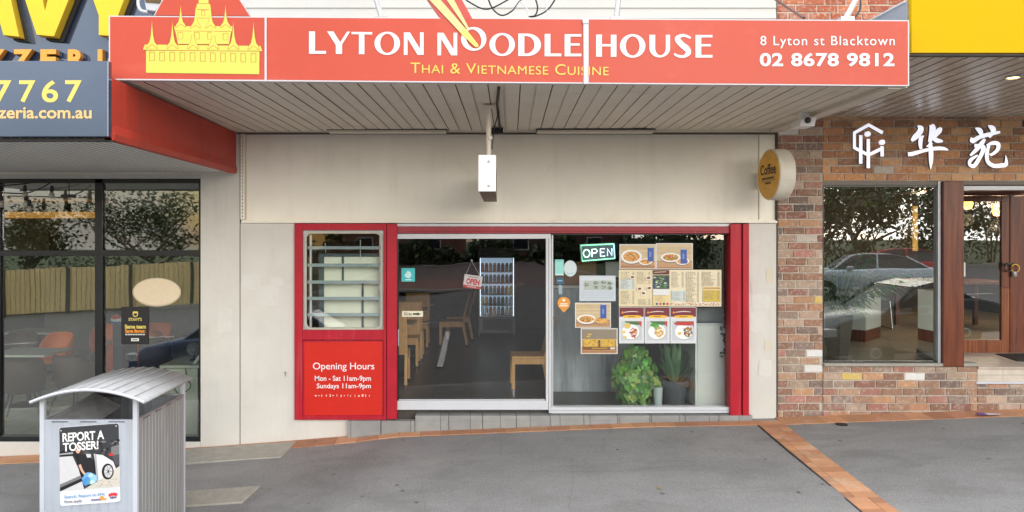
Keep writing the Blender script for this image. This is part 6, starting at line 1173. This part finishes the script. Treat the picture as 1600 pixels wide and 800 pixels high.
# long pale paling fence across the road
fe = thing('paling_fence', (-14, -25, ROAD_Z(-14, 0)), 'long yellowish paling fence across the road, reflected in the pizza shop windows', 'fence'); PAL = mat('pale_timber_paling', (.80, .63, .31), .85, var=.2, scale=5, streak=True)
k = MB(); kp = MB(); x = -34.0
while x < -7.6:
    y = -24.2 - (x + 20) * .19; z0 = ROAD_Z(x, 0) + .12; k.box(x, x + .196, y - .02, y + .0 + J(.008), z0, z0 + 1.92 + J(.02), PAL); x += .2
link('palings', k, fe); x = -33.0
while x < -7.6: y = -24.2 - (x + 20) * .19; kp = MB(); kp.box(x - .06, x + .06, y + .01, y + .1, ROAD_Z(x, 0), ROAD_Z(x, 0) + 2.05, mat('fence_post', (.06, .07, .06), .7)); link('post', kp, fe); x += 2.55
# trees
TGREEN = [(.06, .09, .04), (.08, .115, .05), (.10, .135, .06), (.045, .065, .035)]
BARK = mat('gum_bark', (.20, .16, .12), .9, var=.3, scale=5)
def tree(x, y, h, spread, n, label, grp, seed, lean=0, bare=.0):
    rnd = random.Random(seed); z0 = ROAD_Z(max(-60, min(60, x)), 0); t = thing('gum_tree', (x, y, z0), label, 'tree', grp); tr = MB(); tips = []
    def limb(p, dv, L_, r_, lv):
        q = [Vector(p)]; dv = Vector(dv).normalized()
        for i in range(5): dv = (dv + Vector((rnd.uniform(-.2, .2), rnd.uniform(-.2, .2), rnd.uniform(-.05, .16)))).normalized(); q.append(q[-1] + dv * L_ / 5)
        tr.tube(q, [r_ * (1 - .12 * i) for i in range(6)], BARK, 7)
        if lv >= 3: tips.append((q[-1], L_)); tips.append((q[3], L_ * .7)); return
        for _ in range(3 if lv else 4):
            a = rnd.random() * 6.28; el_ = rnd.uniform(.25, 1.0); limb(q[rnd.choice((2, 3, 4, 5))], (math.cos(a) * math.cos(el_), math.sin(a) * math.cos(el_), math.sin(el_) - .1), L_ * rnd.uniform(.62, .95), r_ * .5, lv + 1)
    limb((x, y, z0), (lean, 0, 1), h * .30, h * .024, 0); link('trunk', tr, t)
    k = MB(); per = max(4, int(n * .55 / max(1, len(tips))))
    for p, L_ in tips:
        if rnd.random() < bare: continue
        cl = Vector((rnd.gauss(0, .25), rnd.gauss(0, .25), rnd.gauss(0, .2)))
        cc = rnd.choice(TGREEN)
        for _ in range(per):
            c = p + cl + Vector((rnd.gauss(0, spread), rnd.gauss(0, spread), rnd.gauss(0, spread * .6))); s_ = rnd.uniform(.07, .17); u = Vector((rnd.gauss(0, 1), rnd.gauss(0, 1), rnd.gauss(0, 1))).normalized(); v = u.orthogonal().normalized(); k.cur = tuple(g_ * rnd.uniform(.7, 1.4) for g_ in cc)
            k.face([tuple(c - u * s_), tuple(c - v * s_ * .45), tuple(c + u * s_), tuple(c + v * s_ * .45)], LEAF)
    link('crown', k, t, recalc=False); return t
GT = 'trees across the road reflected in the glass'
for i, (x, y, h, s_, n, lb) in enumerate(((-30, -33, 8, .5, 5600, 'gum tree beyond the paling fence, reflected furthest left in the pizza shop glass'), (-23, -30, 8.5, .5, 6500, 'tall gum tree behind the fence, reflected left of the black mullion'), (-16.5, -30, 9, .45, 6500, 'airy gum tree behind the fence, reflected right of the black mullion'), (-11.5, -38, 6.5, .5, 4000, 'lower gum tree at the fence end, reflected beside the cream wall'), (14.8, -25, 9, .55, 7000, 'big spreading tree reflected behind the traffic signal'), (20.5, -31, 9, .6, 6500, 'tree reflected right of the traffic signal'), (10.5, -31, 8, .6, 6500, 'tree reflected at the left edge of the brick restaurant window'), (27, -32, 9, .6, 9000, 'tree reflected in the glass of the timber doors'))): tree(x, y, h, s_, n, lb, GT, 40 + i, bare=.05 if i in (2, 4) else 0)
def bush(x, y, h, w_, label, seed):
    rnd = random.Random(seed); z0 = ROAD_Z(x, 0) - .1; t = thing('shrub', (x, y, z0), label, 'shrub', 'shrubs across the road'); k = MB(); cl = [(rnd.uniform(-w_, w_), rnd.uniform(-.8, .8), rnd.uniform(.15, 1) * h, rnd.uniform(.35, .7)) for _ in range(16)]
    for i in range(2400):
        a, b, c, r_ = rnd.choice(cl); c = Vector((x + a + rnd.gauss(0, r_), y + b + rnd.gauss(0, r_), z0 + max(.05, c + rnd.gauss(0, r_ * .7)))); s_ = rnd.uniform(.06, .14); u = Vector((rnd.gauss(0, 1), rnd.gauss(0, 1), rnd.gauss(0, 1))).normalized(); v = u.orthogonal().normalized(); k.cur = tuple(g_ * rnd.uniform(.7, 1.5) for g_ in rnd.choice(TGREEN))
        k.face([tuple(c - u * s_), tuple(c - v * s_ * .5), tuple(c + u * s_), tuple(c + v * s_ * .5)], LEAF)
    link('foliage', k, t, recalc=False); k = MB()
    for a in (-.3, 0, .35): k.tube([(x + a * .3, y, z0 - .2), (x + a, y, z0 + h * .5), (x + a * 2, y + .1, z0 + h * .8)], .05, BARK, 6)
    link('stem', k, t)
for i, (x, y, h, w_, lb) in enumerate(((-31, -28, 2.3, 2.2, 'dark shrub behind the fence at its far left end'), (-26.5, -27.5, 2.9, 2.0, 'tall rounded shrub behind the fence, second from its left end'), (-22, -27.5, 2.0, 2.2, 'low broad shrub behind the middle of the fence'), (-18, -28, 2.3, 1.8, 'shrub behind the fence below the airy gum tree'), (-13.5, -28.5, 2.0, 2, 'low shrub behind the fence near its right end'), (9.5, -27.5, 2.6, 1.6, 'shrub at the far kerb below the hospital sign'), (17.5, -29, 3.0, 2.4, 'shrub at the far kerb behind the red car'), (24, -30, 3.4, 2.4, 'shrub at the far kerb right of the red car'), (28, -30, 4.0, 2.6, 'tall shrub at the far kerb reflected in the timber door glass'), (32.5, -31, 3.6, 2.4, 'shrub at the far kerb furthest right in the reflection'))): bush(x, y, h, w_, lb, 200 + i)
# dark hedge and houses at the end of the side road
k = MB(); rnd = random.Random(3)
for i in range(9000):
    c = Vector((rnd.uniform(-16, 22), -62 + rnd.gauss(0, .8), 0)); hh = 1.8 + .8 * math.sin(c.x * .9) + .5 * math.sin(c.x * 2.3); c.z = -.6 + rnd.random() * hh; u = Vector((rnd.gauss(0, 1), rnd.gauss(0, 1), rnd.gauss(0, 1))).normalized(); v = u.orthogonal(); s_ = rnd.uniform(.15, .3); k.cur = tuple(g_ * rnd.uniform(.7, 1.4) for g_ in rnd.choice(TGREEN)); k.face([tuple(c - u * s_), tuple(c - v * s_ * .6), tuple(c + u * s_), tuple(c + v * s_ * .6)], LEAF)
solo('hedge', k, 'dark clipped hedge across the end of the side road, reflected in the sliding door', 'hedge')
def house(x, y, w_, d_, h_, wall, roof, label):
    t = thing('far_house', (x, y, -.6), label, 'house', 'houses at the end of the side road'); k = MB(); k.box(x - w_ / 2, x + w_ / 2, y - d_ / 2, y + d_ / 2, -.6, h_, wall); link('wall', k, t); k = MB(); k.prism([(x - w_ / 2 - .4, y + d_ / 2 + .4, h_), (x + w_ / 2 + .4, y + d_ / 2 + .4, h_), (x + w_ / 2 - 1.5, y, h_ + 2.2), (x - w_ / 2 + 1.5, y, h_ + 2.2)], (0, -.1, 0), roof); k.prism([(x - w_ / 2 - .4, y - d_ / 2 - .4, h_), (x + w_ / 2 + .4, y - d_ / 2 - .4, h_), (x + w_ / 2 - 1.5, y, h_ + 2.2), (x - w_ / 2 + 1.5, y, h_ + 2.2)], (0, .1, 0), roof); link('roof', k, t)
    for s_ in (-.28, .25): k = MB(); k.box(x + w_ * s_ - .8, x + w_ * s_ + .8, y + d_ / 2, y + d_ / 2 + .06, .6, 1.9, ALU); w__ = link('window', k, t); k = MB(); k.box(x + w_ * s_ - .7, x + w_ * s_ + .7, y + d_ / 2 + .061, y + d_ / 2 + .07, .7, 1.8, MATS['car_glass']); link('pane', k, w__)
RT = mat('house_roof_tile', (.16, .06, .04), .85, var=.2, scale=6); HB = mat('house_brick', (.20, .09, .06), .9, var=.2); HB2 = mat('house_brick_dark', (.12, .07, .055), .9, var=.2)
house(-7, -72, 13, 9, 3.2, HB, RT, 'red brick house with tiled roof left of the side road end'); house(9, -72, 14, 9, 3.2, HB2, RT, 'dark brick house with tiled roof right of the side road end')
for i, (x, y, h) in enumerate(((-4, -80, 11), (3, -84, 13), (14, -82, 12))): tree(x, y, h, .9, 2600, ('broad tree behind the red brick house roof', 'tall tree in the gap between the two far houses', 'tall tree behind the dark brick house')[i], 'trees behind the far houses', 90 + i)
# traffic signals, poles and hospital sign at the corner opposite
zt = ROAD_Z(12, 0) + .15
def signal(x, y, label, red, hgt):
    z = ROAD_Z(x, 0) + .1; t = thing('traffic_signal', (x, y, z), label, 'traffic light', 'traffic signals across the road'); k = MB(); k.tube([(x, y, z), (x, y, z + hgt + .6)], .06, STEEL, 10); link('pole', k, t); k = MB(); k.box(x - .2, x + .2, y + .08, y + .3, z + hgt - .6, z + hgt + .5, BLACKF); hd = link('head', k, t, bevel=.02)
    k = MB(); k.ring([(x - .24, y + .31, z + hgt - .65), (x + .24, y + .31, z + hgt - .65), (x + .24, y + .31, z + hgt + .55), (x - .24, y + .31, z + hgt + .55)], [(x - .2, y + .31, z + hgt - .6), (x + .2, y + .31, z + hgt - .6), (x + .2, y + .31, z + hgt + .5), (x - .2, y + .31, z + hgt + .5)], ALU, (0, -.01, 0)); link('visor_board', k, t)
    for i, cc in enumerate(((.9, .03, .02), (.25, .13, .01), (.02, .25, .09))):
        on = (i == 0) if red else (i == 2); k = MB(); k.lathe([(.11, 0), (.09, .03), (.01, .04)], (0, 0, 0), mat('signal_%d_%d' % (i, on), [c * .3 for c in cc], .3, var=0, emit=cc if on else None, estr=6 if on else 0), 16); k.xform(Matrix.Translation((x, y + .302, z + hgt + .3 - i * .36)) @ Matrix.Rotation(R(-90), 4, 'X')); link('lens', k, hd)
signal(X(1388) * 0 + 13.6, -16.0 - 6, 'traffic signal on a grey pole showing red, reflected above the silver sedan', True, 3.3); signal(10.9, -18.5, 'lower traffic signal showing green, reflected at the left of the brick restaurant window', False, 2.2)
for x, y, h, lb in ((11.3, -16.2, 9, 'pale timber power pole reflected near the left of the brick restaurant window'), (14.1, -23.2, 8, 'second timber power pole reflected left of the red signal')):
    z = ROAD_Z(x, 0); t = thing('power_pole', (x, y, z), lb, 'power pole', 'power poles across the road'); k = MB(); k.tube([(x, y, z), (x, y, z + h)], [.16, .12], mat('pole_timber', (.34, .31, .20), .85, var=.2, streak=True), 12); link('pole', k, t); k = MB(); k.box(x - 1, x + 1, y + .12, y + .22, z + h - .7, z + h - .58, WOOD_DK); link('cross_arm', k, t)
gs = thing('street_sign', (10.7, -17.5, 0), 'blue and green street direction sign, reflected beside the brick pier', 'street sign'); z = ROAD_Z(10.7, 0); k = MB(); k.tube([(10.35, -17.55, z), (10.35, -17.55, 5)], .05, STEEL, 8); link('pole', k, gs)
def sboard(name, x0, x1, z0, z1, m, rows):
    k = MB(); k.box(x0, x1, -17.5, -17.47, z0, z1, m); y = -17.466
    n = len(rows); hh = (z1 - z0) / n
    for i, r_ in enumerate(rows):
        v, f = glyphs(r_, .02); wx = (x1 - x0) * .86
        k.faces([(x1 - (x1 - x0) * .07 - a * wx, y, z1 - hh * (i + .8) + b * hh * .6) for a, b in v], f, WHT)
    link(name, k, gs, recalc=False)
sboard('blue_board', 10.1, 11.35, 2.75, 3.25, C(40, 80, 190), ['BLACKTOWN', 'HOSPITAL'])
k = MB(); k.box(10.1, 11.3, -17.5, -17.47, 3.3, 4.05, C(20, 80, 50))
for i in range(3): 
    for j in range(6): k.box(10.22 + j * .17, 10.35 + j * .17, -17.469, -17.464, 3.42 + i * .22, 3.52 + i * .22, C(225, 228, 225))
link('green_board', k, gs)
